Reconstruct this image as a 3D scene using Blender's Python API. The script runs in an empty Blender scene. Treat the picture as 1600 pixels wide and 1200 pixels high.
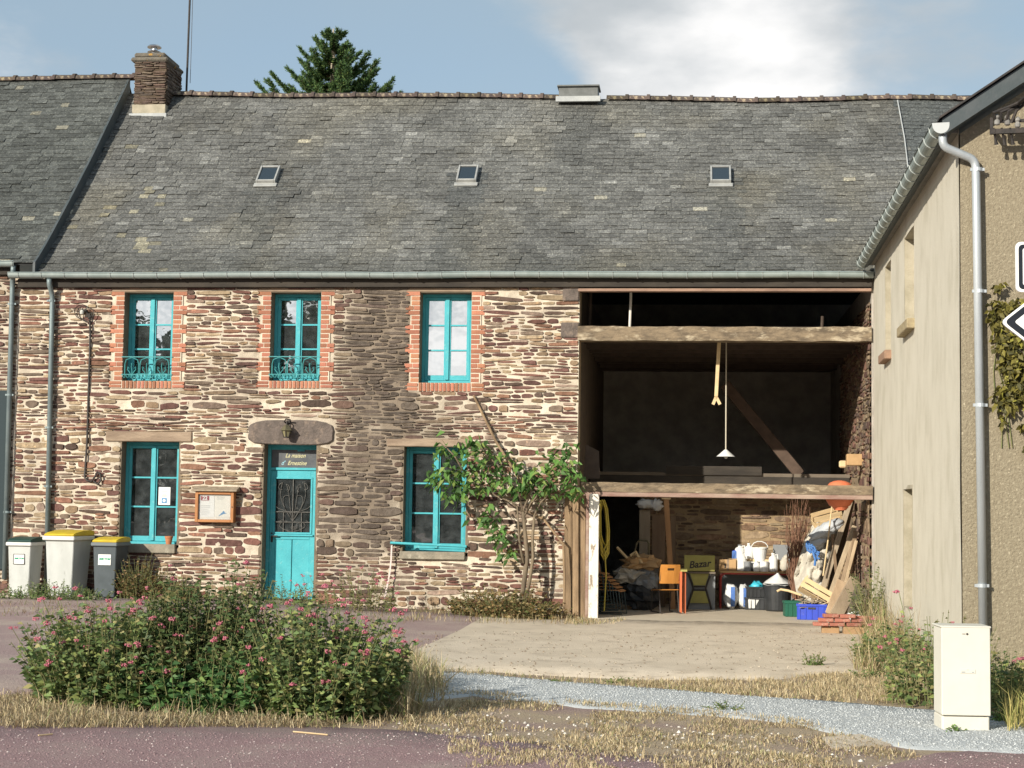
import bpy, bmesh, math, random
import numpy as np
from mathutils import Vector, Matrix, Euler, noise as mnoise
rng = random.Random(7)
nr = np.random.default_rng(11)
sc = bpy.context.scene
COL = sc.collection
R = math.radians

# ---------------------------------------------------------------- camera
FPX, VPX, VPY, ROLL, CAMZ, YF = 2600.0, 1082.0, 795.0, 0.0139, 1.65, 27.0
cy = Vector((VPX-800, 600-VPY, -FPX)); cz = Vector((ROLL, 1, ((VPX-800)*ROLL+(600-VPY))/FPX))
cy.normalize(); cz.normalize(); cx = cy.cross(cz)
CM = Matrix((cx, cy, cz))                      # camera axes -> world axes
camd = bpy.data.cameras.new('camera'); cam = bpy.data.objects.new('camera', camd); COL.objects.link(cam)
camd.sensor_width = 36; camd.lens = FPX/1600*36; camd.clip_end = 3000; camd.clip_start = .1
cam.matrix_world = Matrix.Translation((0, 0, CAMZ)) @ CM.to_4x4()
sc.camera = cam
# ---------------------------------------------------------------- sun, sky, exposure
SUN_EL, SUN_AZ = R(21), R(33)
sdir = Vector((-math.sin(SUN_AZ)*math.cos(SUN_EL), -math.cos(SUN_AZ)*math.cos(SUN_EL), math.sin(SUN_EL)))
sl = bpy.data.lights.new('sun', 'SUN'); sl.energy = 4.8; sl.angle = R(.55); sl.color = (1, .935, .81)
so = bpy.data.objects.new('sun', sl); COL.objects.link(so)
so.rotation_euler = sdir.to_track_quat('Z', 'Y').to_euler()
SKY_STRENGTH = .12
CLOUD_WHITE, CLOUD_GREY = 7.2, 3.45
sc.view_settings.view_transform = 'Standard'; sc.view_settings.look = 'None'
sc.view_settings.exposure = 0.38; sc.view_settings.gamma = 1; sc.view_settings.use_curve_mapping = False

def pdir(px, py):
    return (CM @ Vector((px-800, 600-py, -FPX))).normalized()
def P(px, py, Y=YF):
    d = pdir(px, py); return Vector((0, 0, CAMZ)) + d*(Y/d.y)
def PXp(px, py, X):
    d = pdir(px, py); return Vector((0, 0, CAMZ)) + d*(X/d.x)
def sstep(a, b, x):
    t = min(1, max(0, (x-a)/(b-a))); return t*t*(3-2*t)
def gz(x, y=0): return .07-.19*sstep(-8.5, -1.2, x)
def G(px, py, dz=0):
    d = pdir(px, py); z = -.06
    for _ in range(6):
        p = Vector((0, 0, CAMZ))+d*((z-CAMZ)/d.z); z = gz(p.x)+dz
    return p
def RC(x0, y0, x1, y1, Y=YF):
    xm, ym = (x0+x1)/2, (y0+y1)/2
    return P(x0, ym, Y).x, P(xm, y1, Y).z, P(x1, ym, Y).x, P(xm, y0, Y).z      # X0, Z0, X1, Z1

w = bpy.data.worlds.new('World'); sc.world = w; w.use_nodes = True
nt = w.node_tree; N, L = nt.nodes, nt.links
N.clear()
out = N.new('ShaderNodeOutputWorld'); bg = N.new('ShaderNodeBackground'); bg.inputs[1].default_value = SKY_STRENGTH
sky = N.new('ShaderNodeTexSky'); sky.sky_type = 'NISHITA'; sky.sun_disc = False
sky.sun_elevation = SUN_EL; sky.sun_rotation = math.atan2(sdir.x, sdir.y); sky.air_density = 1.0; sky.dust_density = 1.0; sky.ozone_density = 1.5
tc = N.new('ShaderNodeTexCoord')
def math_n(op, a, b=None, clamp=False):
    n = N.new('ShaderNodeMath'); n.operation = op; n.use_clamp = clamp
    for i, v in enumerate((a, b)):
        if v is None: continue
        if isinstance(v, (int, float)): n.inputs[i].default_value = v
        else: L.new(v, n.inputs[i])
    return n.outputs[0]
mp = N.new('ShaderNodeMapping'); mp.inputs['Scale'].default_value = (1, 1, 2.2); L.new(tc.outputs['Generated'], mp.inputs[0])
n1 = N.new('ShaderNodeTexNoise'); n1.inputs['Scale'].default_value = 4.2; n1.inputs['Detail'].default_value = 9; n1.inputs['Roughness'].default_value = .55
L.new(mp.outputs[0], n1.inputs[0])
n2 = N.new('ShaderNodeTexNoise'); n2.inputs['Scale'].default_value = 2.0; n2.inputs['Detail'].default_value = 5
mp2 = N.new('ShaderNodeMapping'); mp2.inputs['Scale'].default_value = (1, 1, 2.2); mp2.inputs['Location'].default_value = (3.1, .7, 1.9)
L.new(tc.outputs['Generated'], mp2.inputs[0]); L.new(mp2.outputs[0], n2.inputs[0])
# individual cumulus clouds: a direction, a width and a weight each (the one over the barn, others all round the sky)
CLOUDS = [(pdir(1075, 30), .07, .46), (pdir(1190, 85), .06, .30), (pdir(-40, 60), .10, .16), (pdir(1480, 60), .10, .14), (pdir(1000, 120), .05, .2),
          (Vector((-.3, -1, .42)).normalized(), .22, .5), (Vector((.5, -1, .2)).normalized(), .25, .45), (Vector((-.10, -1, .17)).normalized(), .085, .8), (Vector((-.35, -1, .128)).normalized(), .035, .5), (Vector((-.25, -1, .135)).normalized(), .03, .5),
          (Vector((-1, .3, .5)).normalized(), .3, .4), (Vector((1, .2, .6)).normalized(), .3, .4), (Vector((.2, .9, 1.2)).normalized(), .35, .4)]
acc = None
for d, wd, wt in CLOUDS:
    vm = N.new('ShaderNodeVectorMath'); vm.operation = 'DISTANCE'; L.new(tc.outputs['Generated'], vm.inputs[0]); vm.inputs[1].default_value = d
    q = math_n('DIVIDE', vm.outputs['Value'], wd); q = math_n('MULTIPLY', q, q); q = math_n('MULTIPLY', q, -1); q = math_n('EXPONENT', q)
    q = math_n('MULTIPLY', q, wt); acc = q if acc is None else math_n('ADD', acc, q)
dens = math_n('ADD', acc, math_n('MULTIPLY', math_n('SUBTRACT', n1.outputs[0], .5), 1.25))
mask = N.new('ShaderNodeMapRange'); mask.interpolation_type = 'SMOOTHSTEP'; L.new(dens, mask.inputs[0]); mask.inputs[1].default_value = .16; mask.inputs[2].default_value = .42
veil = N.new('ShaderNodeMapRange'); veil.interpolation_type = 'SMOOTHSTEP'; L.new(n2.outputs[0], veil.inputs[0]); veil.inputs[1].default_value = .3; veil.inputs[2].default_value = .75
veil.inputs[3].default_value = .55; veil.inputs[4].default_value = .95
def mixc(fac, a, b):
    n = N.new('ShaderNodeMix'); n.data_type = 'RGBA'
    L.new(fac, n.inputs[0])
    for i, v in ((6, a), (7, b)):
        if isinstance(v, tuple): n.inputs[i].default_value = v
        else: L.new(v, n.inputs[i])
    return n.outputs[2]
hz = mixc(veil.outputs[0], sky.outputs[0], (CLOUD_GREY*.74, CLOUD_GREY*.95, CLOUD_GREY*1.1, 1))
n3 = N.new('ShaderNodeTexNoise'); n3.inputs['Scale'].default_value = 9; n3.inputs['Detail'].default_value = 8; L.new(mp2.outputs[0], n3.inputs[0])
lum = N.new('ShaderNodeMapRange'); lum.interpolation_type = 'SMOOTHSTEP'; L.new(math_n('ADD', n3.outputs[0], math_n('MULTIPLY', dens, .35)), lum.inputs[0]); lum.inputs[1].default_value = .44; lum.inputs[2].default_value = .98
cl = mixc(lum.outputs[0], (CLOUD_GREY*.98, CLOUD_GREY*1.06, CLOUD_GREY*1.12, 1), (CLOUD_WHITE, CLOUD_WHITE*.985, CLOUD_WHITE*.97, 1))
vs_ = N.new('ShaderNodeVectorMath'); vs_.operation = 'DISTANCE'; L.new(tc.outputs['Generated'], vs_.inputs[0]); vs_.inputs[1].default_value = sdir
q = math_n('MULTIPLY', math_n('POWER', math_n('DIVIDE', vs_.outputs['Value'], .6), 2), -1); q = math_n('ADD', math_n('MULTIPLY', math_n('EXPONENT', q), 1.3), 1)   # clouds towards the sun are brighter
sca = N.new('ShaderNodeVectorMath'); sca.operation = 'SCALE'; L.new(cl, sca.inputs[0]); L.new(q, sca.inputs['Scale'])
full = mixc(mask.outputs[0], hz, sca.outputs[0])
L.new(full, bg.inputs[0]); L.new(bg.outputs[0], out.inputs[0])

# ---------------------------------------------------------------- helpers
OFF = {}
def thing(name, label, cat, loc=(0, 0, 0), group=None, local=False, rz=0):
    o = bpy.data.objects.new(name, None); COL.objects.link(o); o.location = loc; o.empty_display_size = .2
    o.rotation_euler = (0, 0, rz)
    o['label'] = label; o['category'] = cat
    if group: o['group'] = group
    OFF[o] = Vector((0, 0, 0)) if local else Vector(loc)
    return o
def link(name, me, parent, mat4=None):
    o = bpy.data.objects.new(name, me); COL.objects.link(o); o.parent = parent
    off = OFF.get(parent, Vector()); OFF[o] = off
    if mat4 is not None:
        o.matrix_local = Matrix.Translation(-off) @ mat4
    return o
def copy_tree(o, parent=None):
    c = o.copy(); COL.objects.link(c); c.parent = parent; OFF[c] = OFF.get(o, Vector())
    for ch in o.children: copy_tree(ch, c)
    return c
def tag(o, label=None, cat=None, group=None, kind=None):
    for k, v in (('label', label), ('category', cat), ('group', group), ('kind', kind)):
        if v: o[k] = v
    return o
class MB:
    def __init__(s): s.v = []; s.f = []; s.c = []; s.m = []; s.mi = 0
    def add(s, vs, fs, col=None):
        b = len(s.v); s.v += [tuple(v) for v in vs]; s.f += [tuple(b+i for i in f) for f in fs]
        s.c += [col or (1, 1, 1)]*len(vs); s.m += [s.mi]*len(fs); return s
    def box(s, c, d, rot=None, col=None, taper=1.0):
        x, y, z = d[0]/2, d[1]/2, d[2]/2; t = taper
        vs = [Vector(q) for q in ((-x*t, -y*t, -z), (x*t, -y*t, -z), (x*t, y*t, -z), (-x*t, y*t, -z), (-x, -y, z), (x, -y, z), (x, y, z), (-x, y, z))]
        if rot is not None:
            m = rot if isinstance(rot, Matrix) else Euler(rot).to_matrix(); vs = [m @ v for v in vs]
        c = Vector(c)
        return s.add([v+c for v in vs], [(0, 3, 2, 1), (4, 5, 6, 7), (0, 1, 5, 4), (1, 2, 6, 5), (2, 3, 7, 6), (3, 0, 4, 7)], col)
    def bx(s, x0, y0, z0, x1, y1, z1, col=None):
        return s.box(((x0+x1)/2, (y0+y1)/2, (z0+z1)/2), (abs(x1-x0), abs(y1-y0), abs(z1-z0)), None, col)
    def bar(s, a, b, w, h, up=(0, 0, 1), col=None):
        a, b = Vector(a), Vector(b); d = b-a; ln = d.length; d.normalize()
        u = Vector(up); sx = d.cross(u)
        if sx.length < 1e-4: sx = d.cross(Vector((1, 0, 0)))
        sx.normalize(); uu = sx.cross(d)
        m = Matrix((sx, uu, d)).transposed()
        return s.box((a+b)/2, (w, h, ln), m, col)
    def tube(s, pts, r, n=8, caps=True, col=None):
        pts = [Vector(p) for p in pts]; rs = r if isinstance(r, (list, tuple)) else [r]*len(pts)
        vs, fs = [], []; prev = None
        for i, p in enumerate(pts):
            t = (pts[min(i+1, len(pts)-1)]-pts[max(i-1, 0)]).normalized()
            if prev is None:
                a = t.cross(Vector((0, 0, 1)));
                if a.length < .05: a = t.cross(Vector((1, 0, 0)))
                a.normalize()
            else: a = (prev-t*prev.dot(t)).normalized()
            prev = a; b = t.cross(a)
            vs += [p+(a*math.cos(6.28319*k/n)+b*math.sin(6.28319*k/n))*rs[i] for k in range(n)]
        for i in range(len(pts)-1):
            for k in range(n):
                k2 = (k+1) % n; fs.append((i*n+k, i*n+k2, (i+1)*n+k2, (i+1)*n+k))
        if caps:
            fs.append(tuple(range(n-1, -1, -1))); fs.append(tuple((len(pts)-1)*n+k for k in range(n)))
        return s.add(vs, fs, col)
    def lathe(s, prof, c=(0, 0, 0), n=16, col=None, sx=1, sy=1):
        c = Vector(c); vs, fs = [], []
        for r, z in prof: vs += [c+Vector((r*sx*math.cos(6.28319*k/n), r*sy*math.sin(6.28319*k/n), z)) for k in range(n)]
        for i in range(len(prof)-1):
            for k in range(n):
                k2 = (k+1) % n; fs.append((i*n+k, i*n+k2, (i+1)*n+k2, (i+1)*n+k))
        fs.append(tuple(range(n-1, -1, -1))); fs.append(tuple((len(prof)-1)*n+k for k in range(n)))
        return s.add(vs, fs, col)
    def prism(s, poly, h, plane='xz', base=0.0, col=None):
        """polygon in a plane, extruded by h along the third axis from base"""
        f = {'xz': lambda a, b, t: (a, t, b), 'xy': lambda a, b, t: (a, b, t), 'yz': lambda a, b, t: (t, a, b)}[plane]
        n = len(poly); vs = [f(a, b, base) for a, b in poly]+[f(a, b, base+h) for a, b in poly]
        fs = [tuple(range(n)), tuple(range(2*n-1, n-1, -1))]+[(i, (i+1) % n, n+(i+1) % n, n+i) for i in range(n)]
        return s.add(vs, fs, col)
    def mesh(s, name, mat, off=Vector(), bevel=0, smooth=False, seg=1):
        me = bpy.data.meshes.new(name)
        me.from_pydata([(v[0]-off.x, v[1]-off.y, v[2]-off.z) for v in s.v], [], s.f)
        at = me.attributes.new('col', 'FLOAT_COLOR', 'POINT')
        at.data.foreach_set('color', np.array([(c[0], c[1], c[2], 1) for c in s.c], dtype=np.float32).ravel())
        for m in (mat if isinstance(mat, (list, tuple)) else [mat]): me.materials.append(m)
        if len(set(s.m)) > 1: me.polygons.foreach_set('material_index', s.m)
        bm = bmesh.new(); bm.from_mesh(me)
        bmesh.ops.recalc_face_normals(bm, faces=bm.faces)
        if bevel:
            es = [e for e in bm.edges if len(e.link_faces) == 2 and e.calc_face_angle(0) > .5]
            bmesh.ops.bevel(bm, geom=es, offset=bevel, segments=seg, affect='EDGES', clamp_overlap=True)
        bm.to_mesh(me); bm.free()
        if smooth: me.shade_smooth()
        return me
    def build(s, name, mat, parent=None, bevel=0, smooth=False, label=None, seg=1):
        off = OFF.get(parent, Vector())
        o = link(name, s.mesh(name, mat, off, bevel, smooth, seg), parent)
        if label: o['label'] = label
        return o
def npmesh(name, verts, faces, mat, parent=None, cols=None, kind=None, smooth=False):
    """numpy verts (n,3) in world space; faces (m,k) int"""
    off = OFF.get(parent, Vector())
    me = bpy.data.meshes.new(name); verts = np.asarray(verts, np.float32)-np.array(off, np.float32); faces = np.asarray(faces, np.int32)
    k = faces.shape[1]; nf = len(faces)
    me.vertices.add(len(verts)); me.vertices.foreach_set('co', verts.ravel())
    me.loops.add(nf*k); me.loops.foreach_set('vertex_index', faces.ravel())
    me.polygons.add(nf); me.polygons.foreach_set('loop_start', np.arange(nf, dtype=np.int32)*k); me.polygons.foreach_set('loop_total', np.full(nf, k, np.int32))
    me.update(calc_edges=True)
    if cols is not None:
        c = np.ones((len(verts), 4), np.float32); c[:, :3] = cols
        at = me.attributes.new('col', 'FLOAT_COLOR', 'POINT'); at.data.foreach_set('color', c.ravel())
    me.materials.append(mat)
    if smooth: me.shade_smooth()
    me.validate()
    o = link(name, me, parent)
    if kind: o['kind'] = kind
    return o
def fbm(x, y, z=0, o=4): return mnoise.fractal((x, y, z), 1.0, 2.0, o, noise_basis='PERLIN_ORIGINAL')

# ---------------------------------------------------------------- materials
def M(name, col, col2=None, scale=6, detail=6, rough=.8, bump=0, bscale=60, attr=False, metal=0, spec=.3, dirt=None, dscale=2.0, dlo=.5, dhi=.7, stretch=(1, 1, 1), trans=0):
    m = bpy.data.materials.new(name); m.use_nodes = True; t = m.node_tree; n, l = t.nodes, t.links
    b = n['Principled BSDF']; b.inputs['Roughness'].default_value = rough; b.inputs['Metallic'].default_value = metal
    b.inputs['Specular IOR Level'].default_value = spec
    co = n.new('ShaderNodeTexCoord'); mp = n.new('ShaderNodeMapping'); mp.inputs['Scale'].default_value = stretch; l.new(co.outputs['Object'], mp.inputs[0])
    def noise(sc_, det):
        q = n.new('ShaderNodeTexNoise'); q.inputs['Scale'].default_value = sc_; q.inputs['Detail'].default_value = det; q.inputs['Roughness'].default_value = .62
        l.new(mp.outputs[0], q.inputs[0]); return q
    def mix(f, a, bb, mode='MIX'):
        q = n.new('ShaderNodeMix'); q.data_type = 'RGBA'; q.blend_type = mode
        if isinstance(f, (int, float)): q.inputs[0].default_value = f
        else: l.new(f, q.inputs[0])
        for i, v in ((6, a), (7, bb)):
            if isinstance(v, tuple): q.inputs[i].default_value = (*v[:3], 1)
            else: l.new(v, q.inputs[i])
        return q.outputs[2]
    def ramp(src, lo, hi):
        q = n.new('ShaderNodeMapRange'); q.interpolation_type = 'SMOOTHSTEP'; l.new(src, q.inputs[0]); q.inputs[1].default_value = lo; q.inputs[2].default_value = hi; return q.outputs[0]
    src = tuple(col)
    if col2 is not None: src = mix(ramp(noise(scale, detail).outputs[0], .3, .7), tuple(col), tuple(col2))
    if dirt is not None: src = mix(ramp(noise(dscale, 7).outputs[0], dlo, dhi), src, tuple(dirt))
    if attr:
        a = n.new('ShaderNodeAttribute'); a.attribute_name = 'col'; src = mix(1.0, src, a.outputs[0], 'MULTIPLY')
    if isinstance(src, tuple): b.inputs['Base Color'].default_value = (*src[:3], 1)
    else: l.new(src, b.inputs['Base Color'])
    if bump:
        bp = n.new('ShaderNodeBump'); bp.inputs['Strength'].default_value = bump; bp.inputs['Distance'].default_value = .02
        l.new(noise(bscale, 5).outputs[0], bp.inputs['Height']); l.new(bp.outputs[0], b.inputs['Normal'])
    if trans:
        o_ = n['Material Output']; tr = n.new('ShaderNodeBsdfTranslucent'); ms = n.new('ShaderNodeMixShader'); ms.inputs[0].default_value = trans
        if isinstance(src, tuple): tr.inputs[0].default_value = (*src[:3], 1)
        else: l.new(src, tr.inputs[0])
        l.new(b.outputs[0], ms.inputs[1]); l.new(tr.outputs[0], ms.inputs[2]); l.new(ms.outputs[0], o_.inputs[0])
    return m
def glass(name, refl, tint=(.8, .85, .85)):
    m = bpy.data.materials.new(name); m.use_nodes = True; t = m.node_tree; n, l = t.nodes, t.links
    n.clear(); o = n.new('ShaderNodeOutputMaterial'); tr = n.new('ShaderNodeBsdfTransparent'); tr.inputs[0].default_value = (*tint, 1)
    gl = n.new('ShaderNodeBsdfGlossy'); gl.inputs['Roughness'].default_value = .015
    co = n.new('ShaderNodeTexCoord'); q = n.new('ShaderNodeTexNoise'); q.inputs['Scale'].default_value = 3; l.new(co.outputs['Object'], q.inputs[0])
    bp = n.new('ShaderNodeBump'); bp.inputs['Strength'].default_value = .12; bp.inputs['Distance'].default_value = .02; l.new(q.outputs[0], bp.inputs['Height']); l.new(bp.outputs[0], gl.inputs['Normal'])
    mx = n.new('ShaderNodeMixShader'); mx.inputs[0].default_value = refl
    l.new(tr.outputs[0], mx.inputs[1]); l.new(gl.outputs[0], mx.inputs[2])
    df = n.new('ShaderNodeBsdfDiffuse'); df.inputs[0].default_value = (.55, .6, .62, 1); m2 = n.new('ShaderNodeMixShader')          # pale haze mixed into the glass to lift the dark panes
    dn = n.new('ShaderNodeTexNoise'); dn.inputs['Scale'].default_value = 7; dn.inputs['Detail'].default_value = 6; l.new(co.outputs['Object'], dn.inputs[0])
    mr = n.new('ShaderNodeMapRange'); l.new(dn.outputs[0], mr.inputs[0]); mr.inputs[1].default_value = .3; mr.inputs[2].default_value = .75; mr.inputs[3].default_value = .018; mr.inputs[4].default_value = .075
    l.new(mr.outputs[0], m2.inputs[0]); l.new(mx.outputs[0], m2.inputs[1]); l.new(df.outputs[0], m2.inputs[2]); l.new(m2.outputs[0], o.inputs[0]); return m
m_mortar = M('lime_mortar', (.66, .575, .46), (.46, .395, .31), 3, 8, .95, .6, 45, attr=True, dirt=(.42, .36, .27), dscale=4, dlo=.56, dhi=.72)
m_stone = M('schist', (1, 1, 1), (.62, .6, .58), 12, 8, .9, .8, 30, attr=True, dirt=(1.5, 1.4, 1.2), dscale=14, dlo=.6, dhi=.72)
m_brick = M('red_brick', (.43, .185, .11), (.33, .14, .09), 9, 6, .9, .5, 60, attr=True, dirt=(.5, .3, .2), dscale=12, dlo=.6, dhi=.75)
m_slate = M('slate', (1, 1, 1), (.62, .63, .63), 16, 9, .85, .6, 40, attr=True, spec=.12, dirt=(1.9, 1.88, 1.75), dscale=34, dlo=.52, dhi=.66)
m_under = M('roof_underlay', (.03, .03, .03))
m_ridge = M('ridge_tile', (.115, .085, .07), (.075, .06, .053), 6, 6, .85, .4, 40, attr=True, dirt=(.36, .3, .2), dscale=9, dlo=.55, dhi=.7)
m_zinc = M('zinc', (.32, .37, .36), (.25, .30, .29), 5, 5, .45, .1, 30, metal=.2, spec=.5, stretch=(1, 1, .3))
m_zinc2 = M('grey_zinc_pipe', (.20, .245, .25), (.15, .19, .2), 4, 5, .5, .1, 30, metal=.3, spec=.4)
m_galv = M('galvanised_pipe', (.52, .55, .57), (.42, .45, .47), 3, 6, .4, .1, 30, metal=.35, spec=.5, stretch=(1, 1, .2))
m_joint = M('zinc_joint', (.38, .41, .40), None, rough=.5, metal=.3)
m_teal = M('turquoise_paint', (.07, .40, .45), (.055, .34, .39), 5, 8, .6, .25, 60, spec=.3, dirt=(.15, .44, .46), dscale=11, dlo=.56, dhi=.72)
m_pane = glass('window_glass', .6, (.35, .4, .4))
m_pane2 = glass('window_glass_low', .17, (.4, .45, .45))
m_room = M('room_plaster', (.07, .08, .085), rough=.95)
m_shadewood = M('shade_dark_wood', (.035, .03, .026), (.06, .05, .04), 5, 5, .9, .3, 20, stretch=(.3, 1, 1))  # near-black wood, the shade under the eave put into its colour
m_oldwood = M('weathered_timber', (.25, .19, .125), (.11, .085, .06), 11, 9, .92, .9, 30, stretch=(.4, 1, 1), dirt=(.42, .35, .25), dscale=9, dlo=.52, dhi=.68)
m_vwood = M('weathered_upright_timber', (.34, .235, .14), (.17, .115, .07), 9, 8, .9, .7, 25, stretch=(1, 1, .15), attr=True)
m_darkwood = M('dark_timber', (.13, .105, .08), (.19, .155, .12), 5, 6, .9, .4, 20, stretch=(.3, 1, 1))
m_brown = M('brown_timber', (.085, .062, .048), (.06, .044, .034), 6, 6, .85, .3, 20, attr=True)
m_rustrail = M('oxide_red_paint', (.22, .12, .10), (.36, .28, .22), 5, 7, .8, .3, 30, stretch=(.3, 1, 1))
m_whitewood = M('flaking_white_paint', (.74, .70, .63), (.66, .62, .55), 6, 7, .8, .5, 30, dirt=(.3, .24, .18), dscale=14, dlo=.56, dhi=.64, stretch=(1, 1, .4))
m_lintelstone = M('purple_lintel_stone', (.16, .128, .11), (.095, .078, .068), 8, 8, .9, .9, 25, dirt=(.27, .205, .16), dscale=6, dlo=.5, dhi=.72)
m_greystone = M('grey_sill_stone', (.30, .26, .2), (.2, .18, .14), 8, 8, .92, .5, 40, dirt=(.42, .38, .3), dscale=5, dlo=.55, dhi=.7)
m_lintelwood = M('bleached_lintel_wood', (.35, .265, .19), (.22, .16, .115), 8, 8, .9, .6, 25, stretch=(.25, 1, 1))
m_iron = M('black_iron', (.025, .023, .022), (.05, .04, .035), 12, 4, .6, .2, 40, spec=.4)
m_lead = M('lead_flashing', (.42, .43, .42), (.32, .33, .33), 5, 5, .6, .1, 30)
m_inox = M('stainless_flue', (.6, .6, .6), None, rough=.25, metal=1)
m_skyframe = M('skylight_frame', (.40, .40, .38), (.3, .3, .29), 8, 5, .5, 0, metal=.2)
m_skyglass = M('skylight_glass', (.02, .03, .04), rough=.08, spec=.7)
m_render = M('grey_cream_render', (.57, .53, .44), (.51, .47, .385), 2.2, 8, .95, .5, 55, dirt=(.45, .415, .325), dscale=2.2, dlo=.48, dhi=.8, stretch=(1, 1, .6))
m_rough = M('roughcast_render', (.31, .265, .185), (.235, .195, .135), 26, 8, .97, 1.0, 42, dirt=(.45, .39, .28), dscale=30, dlo=.56, dhi=.68)
m_dslate = M('slate_cladding', (.05, .065, .07), (.075, .085, .09), 4, 6, .6, .2, 20, spec=.4)
m_barnwall = M('barn_plaster', (.44, .40, .35), (.30, .27, .235), 3, 7, .95, .5, 20)
m_partition = M('brown_partition', (.16, .125, .095), (.11, .088, .07), 4, 7, .95, .5, 20)
m_concrete = M('old_concrete', (.62, .525, .41), (.53, .445, .34), 1.3, 9, .95, .5, 70, dirt=(.42, .345, .26), dscale=3.0, dlo=.5, dhi=.74)
m_floor = M('barn_floor_concrete', (.60, .52, .405), (.52, .45, .345), 2, 8, .9, .3, 70)
# ---------------------------------------------------------------- ground
def edge(pts, dz=0):
    q = sorted([(G(x, y, dz).x, G(x, y, dz).y) for x, y in pts]); xs = [a for a, _ in q]; ys = [b for _, b in q]
    return lambda X: float(np.interp(X, xs, ys))
def strip(name, mat, X0, X1, near, far, dz, nx=160, rows=10, jit=.05, sd=0):
    vs, fs = [], []
    for i in range(nx+1):
        x = X0+(X1-X0)*i/nx; a, b = near(x), far(x)
        a += jit*fbm(x*2.3+sd, 1.7)*2; b += jit*fbm(x*2.3+sd, 9.7)*2
        for j in range(rows+1):
            y = a-.03 if j == 0 else b+.03 if j == rows else a+(b-a)*(j-1)/(rows-2)
            xx = x
            if i in (0, nx): xx += jit*2*fbm(y*1.7+sd, 5.1)
            vs.append((xx, y, gz(xx)+dz-(.022 if j in (0, rows) else 0)))
    fs = [(i*(rows+1)+j, (i+1)*(rows+1)+j, (i+1)*(rows+1)+j+1, i*(rows+1)+j+1) for i in range(nx) for j in range(rows)]
    me = bpy.data.meshes.new(name); me.from_pydata(vs, [], fs); me.materials.append(mat); me.shade_smooth()
    o = link(name, me, None); o['kind'] = 'structure'; return o
def aggregate(name, c1, c2, specks, scale=180, bump=.7, patch=None, speck_lo=.6):
    m = M(name, c1, c2, scale, 4, .95, bump, scale*.8, dirt=specks, dscale=scale*.45, dlo=speck_lo, dhi=speck_lo+.08)
    if patch is not None:
        t = m.node_tree; n, l = t.nodes, t.links; b = n['Principled BSDF']; src = b.inputs['Base Color'].links[0].from_socket
        co = n.new('ShaderNodeTexCoord'); q = n.new('ShaderNodeTexNoise'); q.inputs['Scale'].default_value = .9; q.inputs['Detail'].default_value = 9; q.inputs['Roughness'].default_value = .7
        l.new(co.outputs['Object'], q.inputs[0]); r = n.new('ShaderNodeMapRange'); l.new(q.outputs[0], r.inputs[0]); r.inputs[1].default_value = .46; r.inputs[2].default_value = .66
        x = n.new('ShaderNodeMix'); x.data_type = 'RGBA'; l.new(r.outputs[0], x.inputs[0]); l.new(src, x.inputs[6]); x.inputs[7].default_value = (*patch, 1); l.new(x.outputs[2], b.inputs['Base Color'])
    return m
m_soil = aggregate('dry_soil', (.31, .235, .16), (.40, .32, .215), (.52, .43, .3), 60, .8, (.28, .195, .175))
m_road = aggregate('purple_chip_asphalt', (.26, .16, .16), (.37, .25, .245), (.58, .46, .44), 80, 1.0, (.37, .275, .25), .61)
m_court = aggregate('pink_courtyard_tarmac', (.30, .21, .20), (.37, .27, .25), (.5, .39, .35), 60, .9, (.43, .345, .29))
m_gravel = aggregate('blue_grey_gravel', (.39, .405, .405), (.45, .465, .465), (.53, .545, .54), 60, .5)
xs = np.concatenate([[-600, -200, -60, -20], np.arange(-9, 0.1, .25), [4, 20, 60, 200, 600]])
gv = [(float(x), float(y), gz(x)) for x in xs for y in (-600, -100, 0, 10, 27, 60, 900)]
gf = [(i*7+j, (i+1)*7+j, (i+1)*7+j+1, i*7+j+1) for i in range(len(xs)-1) for j in range(6)]
me = bpy.data.meshes.new('ground'); me.from_pydata(gv, [], gf); me.materials.append(m_soil); me.shade_smooth()
link('ground', me, None)['kind'] = 'structure'
road_far = edge([(-400, 1139), (0, 1136), (350, 1134), (620, 1140), (760, 1153), (900, 1167), (1050, 1185), (1200, 1203), (1340, 1204), (1400, 1192), (1450, 1178), (1600, 1171), (1800, 1180)])
strip('road', m_road, -30, 30, lambda x: -8.0, lambda x: road_far(x), .004, 400, 24, .06, 1)
grav_near = edge([(560, 1085), (660, 1096), (740, 1088), (900, 1105), (1100, 1118), (1250, 1132), (1330, 1152), (1420, 1170), (1500, 1174), (1700, 1182)])
grav_far = edge([(560, 1046), (650, 1047), (760, 1055), (1000, 1076), (1250, 1094), (1460, 1112), (1700, 1130)])
strip('gravel_path', m_gravel, G(600, 1060).x, 9.0, grav_near, grav_far, .012, 160, 8, .05, 3)
XR = P(1365, 600).x            # plane of the rendered house's long side
XB = P(904, 600).x             # left jamb of the barn opening
XL = P(24, 640).x              # left end of the main facade
apr_near = edge([(600, 1046), (760, 1050), (1000, 1062), (1200, 1063), (1340, 1050), (1420, 1030)])
strip('concrete_apron', m_concrete, G(690, 1000).x, XR-.1, apr_near, lambda x: 26.55, .008, 120, 10, .05, 5)
court_near = edge([(-400, 1088), (0, 1086), (100, 1082), (640, 1046), (760, 1030)])
strip('courtyard', m_court, -26, G(735, 990).x, court_near, lambda x: 26.35, .004, 120, 12, .08, 7)

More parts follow.
